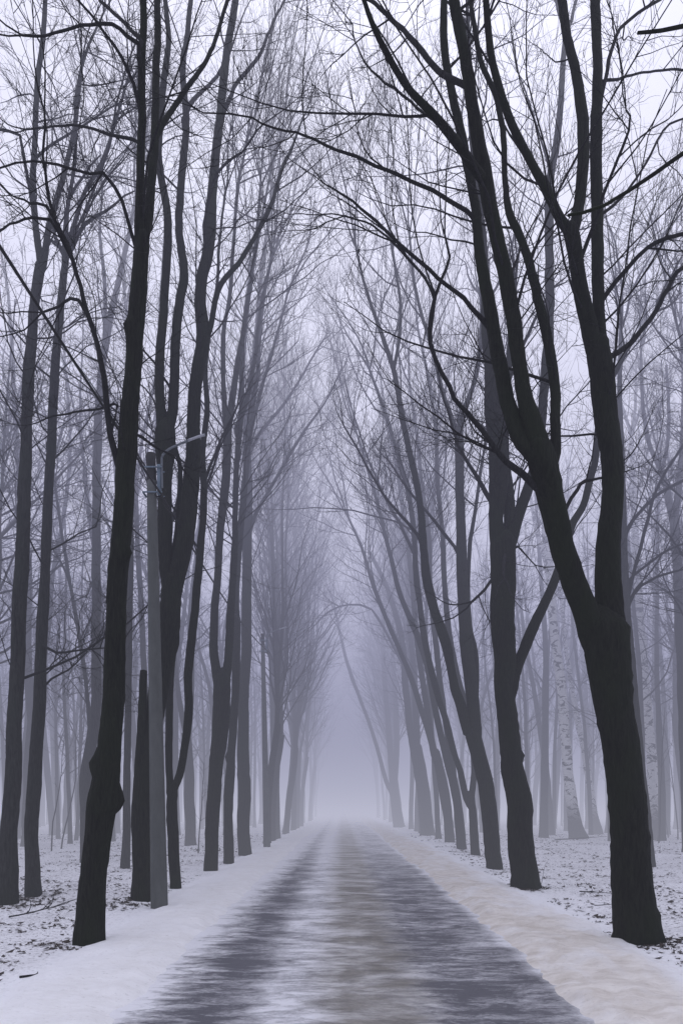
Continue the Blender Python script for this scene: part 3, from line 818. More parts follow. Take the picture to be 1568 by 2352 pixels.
traced_tree('bare_tree', 'eighth trunk, broad foggy foot and one thin bough arching over the lane', 'tree', ROW_R, 36.5, [
    ([(981, 1919, 32), (977, 1870, 30), (972, 1820, 30), (964, 1770, 30), (955, 1720, 28)], 'stem', 0.0),
    ([(950, 1730, 17), (938, 1640, 16), (930, 1560, 15), (925, 1480, 14), (905, 1400, 12), (880, 1330, 10), (850, 1270, 8)], 'stem', -0.5),
    ([(957, 1725, 16), (955, 1640, 15), (950, 1540, 14), (940, 1430, 13), (935, 1320, 11), (925, 1200, 9)], 'stem', 0.6),
    ([(930, 1540, 7), (905, 1490, 6), (880, 1440, 6), (854, 1400, 5), (828, 1389, 5), (803, 1389, 4), (780, 1393, 4), (757, 1404, 4), (740, 1418, 3), (727, 1434, 3)], 'limb', -0.5),
], 38, zmin=10, dens=3.0, up=0.1, S=11, per=0.28, tl=(1.8, 4.2), n2=8, n3=4)

traced_tree('bare_tree', 'faint slanting tree deep along the sandy side, one long thin stem leaning to the lane', 'tree', ROW_R, 49.0, [
    ([(916, 1899, 25), (909, 1850, 22), (903, 1800, 21)], 'stem', 0.0),
    ([(897, 1815, 11), (887, 1795, 10), (868, 1725, 9), (848, 1660, 8), (825, 1600, 8), (803, 1541, 8), (788, 1485, 7), (777, 1437, 6), (765, 1380, 5)], 'stem', -0.5),
    ([(902, 1810, 15), (896, 1720, 14), (888, 1620, 12), (880, 1500, 11), (875, 1400, 9)], 'stem', 0.5),
    ([(905, 1810, 15), (910, 1720, 13), (908, 1620, 12), (900, 1500, 10)], 'stem', 0.8),
], 39, zmin=12, dens=3.0, up=0.1, S=10, per=0.4, tl=(2, 4.5), n2=7, n3=4)

# --- woods behind the sandy row
WOOD_R = 'trees standing behind the sandy side row'
traced_tree('forest_tree', 'grey trunk hugging the edge of the biggest trunk, boughs reaching away from the lane', 'tree', WOOD_R, 18.5, [
    ([(1494, 1990, 24), (1486, 1900, 24), (1474, 1800, 25), (1462, 1700, 26), (1452, 1580, 26), (1445, 1480, 23), (1438, 1390, 20), (1433, 1260, 18), (1430, 1140, 15), (1428, 1020, 13), (1424, 900, 11), (1426, 760, 8)], 'stem', 0.0),
    ([(1438, 1225, 9), (1455, 1195, 8), (1480, 1165, 8), (1505, 1140, 8), (1568, 1105, 7), (1600, 1095, 6)], 'limb', 0.3),
    ([(1444, 1370, 9), (1455, 1320, 8), (1470, 1260, 8), (1488, 1190, 8), (1500, 1140, 7), (1530, 1080, 7), (1590, 990, 6)], 'limb', -0.5),
    ([(1448, 1385, 8), (1475, 1345, 7), (1510, 1325, 6), (1560, 1310, 5)], 'limb', -0.3),
    ([(1446, 1330, 7), (1480, 1300, 6), (1530, 1265, 6), (1580, 1245, 5)], 'limb', 0.5),
], 41, mat='bark_grey', zmin=6, dens=2.2, up=0.04, S=11, per=0.2)
traced_tree('forest_tree', 'grey tree forking like a wishbone at the far edge of the sandy side', 'tree', WOOD_R, 24.0, [
    ([(1580, 1958, 26), (1574, 1800, 24), (1566, 1600, 23), (1560, 1450, 22), (1556, 1330, 21), (1549, 1220, 21), (1545, 1170, 22)], 'stem', 0.0),
    ([(1541, 1175, 15), (1528, 1110, 13), (1515, 1070, 12), (1495, 1030, 10), (1482, 970, 9), (1475, 900, 8), (1472, 800, 6)], 'stem', -0.4),
    ([(1550, 1175, 15), (1560, 1110, 13), (1566, 1020, 12), (1570, 900, 10), (1565, 780, 8), (1560, 650, 6)], 'stem', 0.5),
    ([(1520, 1085, 9), (1532, 1020, 8), (1536, 940, 7), (1530, 840, 6)], 'stem', 0.3),
], 42, mat='bark_grey', zmin=7, dens=2.4, up=0.06, S=11, per=0.25)
WB = 'birches behind the sandy side row'
traced_tree('birch_tree', 'mottled white birch with a flared foot, between the two stoutest trunks', 'birch', WB, 33.0, [
    ([(1330, 1926, 43.0), (1322, 1900, 32.7), (1313, 1850, 27.5), (1306, 1790, 24.1), (1300, 1700, 22.4), (1292, 1600, 21.5), (1281, 1500, 20.6), (1270, 1420, 19.8), (1266, 1340, 19.8), (1258, 1260, 18.9), (1250, 1180, 17.2), (1244, 1080, 13.8), (1240, 950, 10.3)], 'stem', 0.0),
    ([(1254, 1300, 9.5), (1240, 1250, 8.6), (1228, 1200, 7.7), (1215, 1120, 6.0)], 'stem', 0.3),
], 51, mat='birch', zmin=10, dens=1.6, up=-0.02, S=12, per=0.25)
traced_tree('birch_tree', 'thinner birch leaning against the fog just past the flared birch', 'birch', WB, 38.0, [
    ([(1374, 1915, 20.6), (1366, 1880, 17.2), (1356, 1820, 15.5), (1346, 1760, 14.6), (1336, 1700, 13.8), (1322, 1640, 12.9), (1312, 1580, 11.2), (1300, 1500, 9.5), (1290, 1400, 7.7), (1284, 1280, 6.0)], 'stem', 0.0),
], 52, mat='birch', zmin=11, dens=1.4, up=-0.02, S=10, per=0.3)
traced_tree('birch_tree', 'pale birch showing at the outer side of the biggest trunk', 'birch', WB, 32.0, [
    ([(1508, 1930, 27.5), (1502, 1850, 24.1), (1494, 1740, 21.5), (1487, 1640, 20.6), (1480, 1560, 20.6), (1473, 1480, 19.8), (1467, 1400, 18.9), (1462, 1300, 17.2), (1457, 1220, 15.5), (1452, 1120, 12.9), (1450, 1000, 10.3)], 'stem', 0.0),
], 53, mat='birch', zmin=9, dens=1.6, up=-0.02, S=10, per=0.3)

# --- the out-of-frame tree whose bare twigs hang into the picture
traced_tree('bare_tree', 'close tree mostly outside the picture, black bare boughs entering from its edge', 'tree', ROW_R, 4.6, [
    ([(2230, 2440, 190), (2225, 2000, 170), (2210, 1500, 160), (2190, 1000, 150), (2170, 500, 140), (2160, 0, 130), (2150, -500, 110)], 'stem', 0.0),
    ([(2165, 420, 30), (2000, 330, 24), (1800, 290, 18), (1660, 310, 13), (1568, 352, 10), (1500, 400, 9), (1440, 438, 8), (1385, 470, 7), (1340, 486, 7), (1303, 491, 6)], 'stub', 0.3),
    ([(2150, 150, 22), (1950, 60, 18), (1750, 30, 14), (1640, 50, 11), (1568, 62, 9), (1520, 72, 8), (1462, 74, 7)], 'stub', 0.3),
], 61, zmin=30, dens=0.1, S=16, per=0.1, top_ext=False)

# --- free-grown trees along both rows, farther into the fog
far_l = [grown_tree('bare_tree', lab, 'tree', ROW_L, (x, y), 100 + k, h=hh + 5, r=rr, lean=(0.045, 0), forks=f, fork_z=fzr, spread=0.09, limb_n=22, limb_l=(2.6, 6.0), n2=8, up=0.06)
         for k, (lab, x, y, hh, rr, f, fzr) in enumerate([
             ('greyish forked tree just past the second lamp post', -2.95, 29.0, 19, 0.15, 2, (3.5, 5.0)),
             ('fog-grey tree two trunks past the second lamp post', -2.85, 33.0, 19, 0.14, 2, (5.0, 8.0)),
             ('pale forked tree three trunks past the second lamp post', -2.9, 38.0, 20, 0.16, 3, (4.0, 7.0)),
             ('paler tree four trunks past the second lamp post', -2.8, 43.0, 20, 0.16, 2, (4.0, 6.0)),
         ])]
for k, y in enumerate([31.2, 35.6, 40.4, 45.5, 48.5, 52, 55.5, 59, 63, 67, 72, 78, 86]):
    copy_tree(far_l[k % 4], (-2.95 + 0.3 * math.sin(k * 5), y), 0.4 * math.sin(k * 2.3), 0.95 + 0.03 * (k % 3), 'fog-blurred tree at the vanishing end of the lamp post row', 'tree', 'blurred far end of the lamp post row')
far_r = [grown_tree('bare_tree', lab, 'tree', ROW_R, (x, y), 130 + k, h=hh + 5, r=rr, lean=(-0.075, 0), forks=f, fork_z=fzr, spread=0.10, limb_n=22, limb_l=(2.6, 6.0), n2=8, up=0.06)
         for k, (lab, x, y, hh, rr, f, fzr) in enumerate([
             ('seventh trunk, thin and grey, just before the broad foggy one', 4.4, 33.5, 19, 0.13, 2, (2.5, 5.0)),
             ('ninth trunk, a thin faint bole beyond the broad foggy one', 4.3, 42.0, 19, 0.15, 2, (3.0, 6.0)),
             ('pale trunk in fog beyond the faint slanting tree', 4.2, 55.0, 20, 0.16, 3, (3.0, 5.0)),
         ])]
for k, y in enumerate([39.5, 45.5, 52, 58, 61.5, 65, 69, 74, 80, 88]):
    o = copy_tree(far_r[k % 3], (4.25 + 0.3 * math.sin(k * 3), y), 0.4 * math.sin(k * 1.7), 0.95 + 0.04 * (k % 3), 'fog-blurred tree at the vanishing end of the sandy row', 'tree', 'blurred far end of the sandy row')

ORD = ['first', 'second', 'third', 'fourth', 'fifth', 'sixth', 'seventh', 'eighth', 'ninth', 'tenth', 'eleventh']
near = [o for o in COL.objects if o.type == 'EMPTY' and o.get('group') in (ROW_L, 'blurred far end of the lamp post row') and 28 < o.location[1] < 47]
for k, o in enumerate(sorted(near, key=lambda q: q.location[1])):
    o['label'] = ORD[k] + ' fog-grey trunk past the second lamp post, counting into the fog'
    o['group'] = ROW_L
for o in COL.objects:
    if o.type == 'EMPTY' and o.get('group') in (ROW_R, 'blurred far end of the sandy row'):
        y = o.location[1]
        if 39 < y < 47:
            o['label'] = {39: 'ninth', 42: 'tenth', 45: 'eleventh'}[int(y)] + ' trunk of the sandy row, a faint upright bole in the fog'
            o['group'] = ROW_R
        elif y > 50:
            o['label'] = 'fog-blurred tree at the vanishing end of the sandy row'
            o['group'] = 'blurred far end of the sandy row'

# --- the woods on both sides
rngw = random.Random(7)
proto = []
wood_label = {-1: 'faint straight trunk deep in the foggy woods behind the lamp post row', 1: 'faint straight trunk deep in the foggy woods behind the birches'}
wood_group = {-1: 'faint trunks in the woods behind the lamp post row', 1: 'faint trunks in the woods behind the birches'}
spots = []
tries = 0
while len(spots) < 275 and tries < 20000:
    tries += 1
    side = -1 if len(spots) % 2 else 1
    y = rngw.uniform(27, 64)
    x = side * rngw.uniform(5.6 if side < 0 else 7.0, 12 + y * 0.42 + 6)
    px = CX + x / y * F
    outside = px < -60 or px > 1640
    if outside and (px < -900 or px > 2500 or rngw.random() > 0.10):
        continue
    if any((x - a) ** 2 + (y - b) ** 2 < 1.7 ** 2 for a, b, _ in spots):
        continue
    if side > 0 and y < 34 and px < 1400:
        continue
    spots.append((x, y, side))
for k, (x, y, side) in enumerate(spots):
    if len(proto) < 9:
        j = len(proto)
        p = grown_tree('forest_tree', wood_label[side], 'tree', wood_group[side], (x, y), 300 + j, h=[17, 19, 21, 18, 20, 16, 22, 19, 15][j], r=[0.13, 0.16, 0.2, 0.11, 0.17, 0.09, 0.21, 0.14, 0.07][j],
                       lean=(rngw.uniform(-0.04, 0.04), 0), forks=[1, 2, 1, 1, 3, 1, 2, 1, 1][j], fork_z=(4, 9), spread=0.14, mat='bark_grey',
                       limb_n=[26, 15, 26, 24, 11, 24, 16, 26, 20][j], limb_l=(1.2, 3.6), limb_a=(0.5, 1.25), up=0.03, wander=0.2, n2=6, n3=4, zmin=[4, 5, 6, 3, 6, 3, 6, 5, 2.5][j])
        proto.append(p)
    else:
        copy_tree(proto[rngw.randrange(9)], (x, y), rngw.uniform(0, 6.28), rngw.uniform(0.8, 1.12), wood_label[side], 'tree', wood_group[side])

# tall trees just outside the picture whose crowns reach in
for k, (lab, x, y, hh) in enumerate([
        ('crown of fine twigs reaching in over the sandy side from a trunk outside the picture', 10.4, 20.0, 19),
        ('higher paler crown behind it on the sandy side, its trunk outside the picture', 14.2, 28.0, 21),
        ('tangle of twigs reaching in from a trunk outside the picture, lamp post side', -11.0, 21.5, 19),
        ('paler twig tangle farther back on the lamp post side, trunk outside the picture', -14.8, 29.0, 21)]):
    grown_tree('forest_tree', lab, 'tree', WOOD_R if x > 0 else WOOD_L, (x, y), 700 + k, h=hh, r=0.17, lean=(-0.02 if x > 0 else 0.02, 0), forks=3, fork_z=(3, 6), spread=0.2,
               mat='bark_grey', limb_n=24, limb_l=(2.0, 5.0), limb_a=(0.45, 1.1), up=0.05, wander=0.15, n2=9, n3=6, zmin=4.5)


# ------------------------------------------------------------------ ground, verges, road
def fbm(x, y, s, o=4):
    return mnoise.fractal(Vector((x * s, y * s, 3.7)), 1.0, 2.0, o)


def sheet(name, xs, ys, zf, mat):
    xs, ys = np.asarray(xs), np.asarray(ys)
    V = np.array([(x, y, zf(x, y)) for y in ys for x in xs])
    nx, ny = len(xs), len(ys)
    idx = np.arange(nx * ny).reshape(ny, nx)
    Q = np.stack([idx[:-1, :-1], idx[:-1, 1:], idx[1:, 1:], idx[1:, :-1]], -1).reshape(-1, 4)
    o = link_mesh(name, V, Q, mat)
    o['kind'] = 'structure'
    return o


def smooth01(t):
    t = min(1.0, max(0.0, t))
    return t * t * (3 - 2 * t)


def zg(x, y):
    ax = abs(x - 0.2)
    if ax < 2.4:
        return -0.03
    amp = 0.05 * smooth01((ax - 2.4) / 1.6)
    return -0.03 + 0.03 * smooth01((ax - 2.4) / 0.8) + amp * (fbm(x, y, 0.9) + 0.5 * fbm(x, y, 3.1, 3)) * (1 if y < 60 else 0.3)


gx = np.concatenate([[-700, -300, -150, -80, -50, -35, -26], np.arange(-20, -8, 0.6), np.arange(-8, 8.01, 0.14), np.arange(8.6, 20, 0.6), [26, 35, 50, 80, 150, 300, 700]])
gy = np.concatenate([[-700, -200, -60, -20, -8, -3, 0, 2], np.arange(3, 16, 0.14), np.arange(16, 40, 0.4), np.arange(40, 90, 3), [100, 150, 250, 400, 800]])
sheet('ground', gx, gy, zg, M['ground'])


def z_verge(side):
    def f(x, y):
        ax = (x - 0.2) * side
        t = (ax - 1.36) / (3.3 - 1.36)
        e0 = (1.60 if side > 0 else 1.80) + 0.10 * fbm(x, y, 0.8, 3) + 0.08 * fbm(x, y, 3.5, 2)
        prof = smooth01((ax - e0) / 0.3) * (1 - smooth01((ax - 2.5) / 0.9))
        z = 0.0 - 0.05 * max(0, t - 0.80) / 0.2 + 0.075 * prof
        w = smooth01((ax - e0) / 0.3)
        z += w * (0.028 * fbm(x, y * 0.6, 1.6) + (0.018 if side < 0 else 0.036) * fbm(x, y * 0.75, 4.5, 4)) * (1 if y < 60 else 0.3)
        return z - 0.03 * (1 - smooth01((ax - 1.30) / 0.1))
    return f


vy = np.concatenate([[-40, -8, -2, 0, 2], np.arange(3, 14, 0.09), np.arange(14, 30, 0.25), np.arange(30, 90, 2), [100, 150, 240]])
sheet('snow_verge', np.linspace(1.50, 3.7, 48), vy, z_verge(1), M['verge_r'])
sheet('snow_verge', np.linspace(-3.3, -1.12, 48), vy, z_verge(-1), M['verge_l'])


def z_road(x, y):
    u = x - 0.2
    tr = math.exp(-((u + 1.05) / 0.35) ** 2) + math.exp(-((u - 1.0) / 0.4) ** 2)
    return 0.012 - 0.012 * tr + 0.006 * fbm(x * 0.6, y, 2.5, 3) * (1 if y < 40 else 0)


sheet('road', np.linspace(-2.2, 2.1, 54), vy, z_road, M['road'])

# ------------------------------------------------------------------ concrete lamp posts and the cable strung along them
def box_ring(pts, S=4):
    pass


def bar(mesh, pts, r, S=8, per=0.06):
    C = catmull(np.column_stack([np.array(pts, float), np.full(len(pts), r)]), per)
    V, Q = tubes(C[None, :, :3], C[None, :, 3], S)
    mesh.add(V, Q)


def box(mesh, c, s, rot=0.0):
    x, y, z = np.array(s) / 2.0
    V = np.array([(a * x, b * y, d * z) for a in (-1, 1) for b in (-1, 1) for d in (-1, 1)])
    ca, sa = math.cos(rot), math.sin(rot)
    V = V @ np.array([[ca, sa, 0], [-sa, ca, 0], [0, 0, 1]])
    mesh.add(V + np.array(c), np.array([(0, 1, 3, 2), (4, 6, 7, 5), (0, 4, 5, 1), (2, 3, 7, 6), (0, 2, 6, 4), (1, 5, 7, 3)]))


def lamp_post(label, loc, lean, h, rot=0.0, arm=True):
    root = empty('lamp_post', loc, rot)
    set_props(root, label, 'lamp post', 'concrete lamp posts along the lane')
    ex = np.array([lean, 0, 1.0]) / math.hypot(lean, 1)

    def p(z, dx=0.0, dy=0.0):
        return np.array([lean * z + dx, dy, z])
    # shaft: square with chamfered corners, tapering
    th = np.array([22, 68, 112, 158, 202, 248, 292, 338]) * PI / 180 + 0.12
    zs = np.concatenate([[-0.5, 0.0], np.arange(0.3, h - 0.42, 0.35), [h - 0.42]])

    def shaft(zs, grow=1.0):
        m = Mesh()
        V = []
        for z in zs:
            r = (0.134 - 0.064 * max(z, 0) / h) * grow
            for a in th:
                V.append(p(z) + np.array([math.cos(a) * r, math.sin(a) * r, 0]))
        n = len(zs)
        idx = np.arange(n * 8).reshape(n, 8)
        q = np.stack([idx[:-1], np.roll(idx[:-1], -1, 1), np.roll(idx[1:], -1, 1), idx[1:]], -1).reshape(-1, 4)
        top = idx[-1]
        q = np.vstack([q, [[top[0], top[1], top[2], top[3]], [top[0], top[3], top[4], top[7]], [top[4], top[5], top[6], top[7]]]])
        m.add(np.array(V), q)
        return m
    shaft(zs).build('shaft', M['concrete'], root, smooth=False)
    shaft([h - 0.418, h - 0.2, h], 1.01).build('shaft_cap', M['cap'], root, smooth=False)
    if arm:
        for zb in (h - 0.24, h - 0.62):
            m = Mesh()
            for s in (-1, 1):
                box(m, p(zb, 0.03, s * 0.088), (0.30, 0.012, 0.022))
            box(m, p(zb, -0.115, 0), (0.012, 0.188, 0.03))
            m.build('clamp_band', M['blue_paint'], root, smooth=False)
        m = Mesh()
        box(m, p(h - 0.42, 0.125, -0.03), (0.05, 0.08, 0.46))
        bk = m.build('bracket', M['blue_paint'], root, smooth=False)
        m = Mesh()
        z0 = h - 0.55
        bar(m, [p(z0, 0.17, -0.05), p(h - 0.18, 0.17, -0.05), p(h - 0.05, 0.19, -0.06), p(h + 0.03, 0.30, -0.09), p(h + 0.09, 0.48, -0.13), p(h + 0.13, 0.62, -0.16)], 0.017, 10)
        ar = m.build('lamp_arm', M['galv'], root)
        m = Mesh()
        bar(m, [p(h + 0.125, 0.60, -0.157), p(h + 0.165, 0.74, -0.18), p(h + 0.19, 0.86, -0.20)], 0.019, 10)
        m.build('arm_end', M['pale_pipe'], ar)
        m = Mesh()
        bar(m, [p(h - 0.60, 0.14, -0.07), p(h - 0.72, 0.20, -0.09), p(h - 0.66, 0.26, -0.1), p(h - 0.58, 0.22, -0.1)], 0.007, 5)
        bar(m, [p(h - 0.62, 0.13, 0.05), p(h - 0.80, 0.19, 0.06), p(h - 0.92, 0.33, 0.06), p(h - 0.86, 0.37, 0.05), p(h - 0.76, 0.35, 0.05)], 0.006, 5)
        bar(m, [p(h - 0.2, -0.08, 0.02), p(h - 0.02, -0.20, 0.03), p(h - 0.1, -0.27, 0.03), p(h - 0.5, -0.28, 0.04), p(h - 0.62, -0.22, 0.04)], 0.005, 5)
        m.build('loose_wire', M['rubber'], root)
    m = Mesh()
    zi = h - 0.66
    bar(m, [p(zi, 0.06, -0.02), p(zi, 0.15, -0.02)], 0.012, 6)
    V, Q = tubes(np.array([[p(zi - 0.05, 0.15, -0.02), p(zi - 0.03, 0.15, -0.02), p(zi, 0.15, -0.02), p(zi + 0.03, 0.15, -0.02), p(zi + 0.05, 0.15, -0.02)]]), np.array([[0.012, 0.035, 0.022, 0.032, 0.01]]), 10)
    m.add(V, Q)
    m.build('insulator', M['cap'], root)
    return root


d1 = ground_d(2086)
b1 = at(366, 2086, d1)
top1 = at(347, 1042, d1)
h1 = top1[2]
lean1 = (top1[0] - b1[0]) / h1
lamp_post('tall concrete lamp post with bent pipe arm, no lamp, in front of the row', (b1[0], b1[1], 0), lean1, h1)
d2 = ground_d(1950)
b2 = at(613, 1950, d2)
top2 = at(603, 1456, d2)
lamp_post('fog-grey second concrete post, farther along the row, flat topped', (b2[0], b2[1], 0), (top2[0] - b2[0]) / top2[2], top2[2], arm=True)

# cable
q0 = np.array([-3.35, -6.0, 6.95])
q1 = np.array([b1[0] + lean1 * h1 + 0.16, b1[1] - 0.02, h1 - 0.63])
q2 = np.array([b2[0] + 0.1, b2[1] - 0.02, top2[2] - 0.66])
m = Mesh()
for a, b, sag in ((q0, q1, 0.16), (q1, q2, 0.30), (q2, q2 + np.array([0.0, 20, -0.2]), 0.3)):
    t = np.linspace(0, 1, 26)[:, None]
    pts = a * (1 - t) + b * t - np.array([0, 0, sag]) * 4 * t * (1 - t)
    bar(m, pts, 0.0155, 6, 0.6)
cb = m.build('overhead_cable', M['rubber'])
set_props(cb, 'thin black cable strung from post to post across the crowns', 'cable')

# ------------------------------------------------------------------ litter on the snow
rng = np.random.default_rng(5)
LV, LQ, n = [], [], 0
count = 0
while count < 20000:
    side = -1 if rng.random() < 0.5 else 1
    y = 4.0 + 34 * rng.random() ** 1.8
    if count % 16 == 0:      # drifts of litter round the feet of the nearest trunks
        fx, fy, fr = [(-2.87, 8.4, 0.36), (3.4, 8.5, 0.42), (-3.2, 11.9, 0.34), (3.45, 13.9, 0.42), (-5.2, 11.8, 0.4), (-5.3, 12.9, 0.35)][rng.integers(6)]
        aa, rr_ = rng.uniform(0, 6.28), fr * (0.7 + abs(rng.normal(0, 0.45)))
        foot = (fx + rr_ * math.cos(aa), fy + rr_ * math.sin(aa))
    else:
        foot = None
    x = side * (3.05 + 0.25 * (side > 0) + abs(rng.normal(0, 0.30 * y + 1.0)))
    cl = mnoise.noise(Vector((x * 0.9, y * 0.9, 1.3))) + 0.5 * mnoise.noise(Vector((x * 2.7, y * 2.7, 4.4)))
    if foot:
        x, y = foot
    elif cl < 0.16 - 0.35 * rng.random():
        continue
    s = 0.008 + 0.042 * rng.random() ** 2.8 + 0.0008 * y
    a = rng.uniform(0, 6.28)
    e = rng.uniform(0.35, 0.8)
    c, sn = math.cos(a), math.sin(a)
    z = zg(x, y) + 0.004
    curl = s * rng.uniform(0.2, 0.9)
    pts = []
    for (u, v, w) in ((-1, 0, rng.random()), (0, -e, 0), (1, 0, rng.random()), (0, e, 0)):
        pts.append((x + s * (u * c - v * sn), y + s * (u * sn + v * c), z + curl * w))
    LV += pts
    LQ.append((n, n + 1, n + 2, n + 3))
    n += 4
    count += 1
lo = link_mesh('leaf_litter', LV, LQ, M['leaf'], smooth=False)
lo['kind'] = 'stuff'

# fallen sticks
def stick(label, px, py, length, ang, seed, r=0.006, prongs=2, lift=0.02):
    rs = np.random.default_rng(seed)
    d = ground_d(py)
    b = at(px, py, d)
    root_z = zg(b[0], b[1]) + r
    mm = Mesh()
    dirv = np.array([math.cos(ang), math.sin(ang), 0.0])

    def run(p, dv, L, r0):
        K = 9
        P = [p]
        for k in range(K):
            dv = dv + np.append(rs.normal(0, 0.16, 2), rs.normal(0, 0.02))
            dv /= np.linalg.norm(dv)
            P.append(P[-1] + dv * L / K)
        P = np.array(P)
        P[:, 2] = np.maximum(P[:, 2], [zg(q[0], q[1]) + r * 0.6 for q in P])
        V, Q = tubes(P[None], np.linspace(r0, r0 * 0.35, K + 1)[None], 5)
        mm.add(V, Q)
        return P
    P = run(np.array([b[0], b[1], root_z]), dirv + np.array([0, 0, lift]), length, r)
    for k in range(prongs):
        j = rs.integers(2, 7)
        a2 = ang + rs.choice([-1, 1]) * rs.uniform(0.5, 1.0)
        run(P[j], np.array([math.cos(a2), math.sin(a2), lift * 3]), length * rs.uniform(0.3, 0.6), r * 0.7)
    o = mm.build('fallen_stick', M['twig'], None, (b[0], b[1], 0))
    o.location = (b[0], b[1], 0)
    set_props(o, label, 'stick', 'fallen sticks on the snow')


stick('branching dead bough lying at the foot of the edge trunk', 20, 2110, 0.9, 0.2, 1, 0.012, 4, 0.12)
stick('short stick lying against the foot of the biggest trunk', 1440, 2188, 0.45, 0.25, 2, 0.010, 1)
stick('dark stick on bare snow between the two stoutest trunks', 1330, 2053, 0.7, 0.0, 3, 0.010, 2)
stick('small stick beside the foot of the second stout trunk', 1180, 2076, 0.5, 0.1, 4, 0.008, 2)
stick('curved twig lying on the verge below the fourth trunk', 1030, 1958, 1.2, -0.8, 5, 0.010, 2)
stick('thin twig standing up from snow past the second stout trunk', 1243, 2030, 0.7, 1.2, 6, 0.006, 1, 0.9)
stick('wiry twig halfway between the biggest trunk and the second', 1365, 2085, 0.45, 0.3, 7, 0.006, 2)
stick('thin stick at the outer side of the biggest trunk', 1530, 2160, 0.4, -0.5, 8, 0.007, 1)
stick('dark wood scrap on litter below the burled tree', 45, 2250, 0.3, 0.6, 9, 0.012, 2)
stick('little sprig on the packed verge near the picture corner', 110, 2330, 0.25, 0.4, 10, 0.005, 2)
stick('long sticks spread at the foot of the flared birch', 1275, 1932, 2.4, 0.0, 11, 0.03, 4)

# thin saplings on both sides
rs = np.random.default_rng(77)
def sapling(label, px, py, h, seed, group):
    r_ = np.random.default_rng(seed)
    d = ground_d(py)
    b = at(px, py, d)
    mm = Mesh()
    P0 = np.array([[0, 0, -0.1]])
    P, R = grow(r_, P0, np.array([[r_.normal(0, 0.12), r_.normal(0, 0.1), 1.0]]), np.array([h]), np.array([0.010 + 0.004 * h]), 12, 0.05, 0.03)
    mm.add(*tubes(P, R, 6))
    c = children(r_, P, R, np.array([h]), 9, 0.35, (0.4, 0.9), (0.15, 0.4), 0.004)
    twigs(r_, mm, *c, 0.05, 4, 0, 0.15)
    root = mm.build('sapling', M['twig'])
    root.location = (b[0], b[1], 0)
    set_props(root, label, 'sapling', group)


for k, (px, py, h, lab) in enumerate([
        (1512, 1938, 5.5, 'bare whip-thin sapling nearest the outer side of the biggest trunk'),
        (1535, 1925, 4.5, 'second whip-thin sapling, a step out from the first by the biggest trunk'),
        (1556, 1930, 5.0, 'outermost whip-thin sapling by the picture edge, sandy side'),
        (1218, 1905, 3.5, 'thin sapling just past the second stout trunk'),
        (455, 1960, 3.0, 'thin sapling in front of faint trunks behind the slim forked tree'),
        (474, 1968, 2.4, 'low sapling close to the two stemmed tree foot'),
        (118, 1955, 4.0, 'thin sapling seen between the grey trunk and the burled tree'),
        (140, 1950, 4.8, 'taller thin sapling in the gap beside the burled tree'),
        (1290, 1900, 2.6, 'short sapling just short of the flared birch'),
]):
    sapling(lab, px, py, h, 500 + k, 'thin saplings at the wood edge')


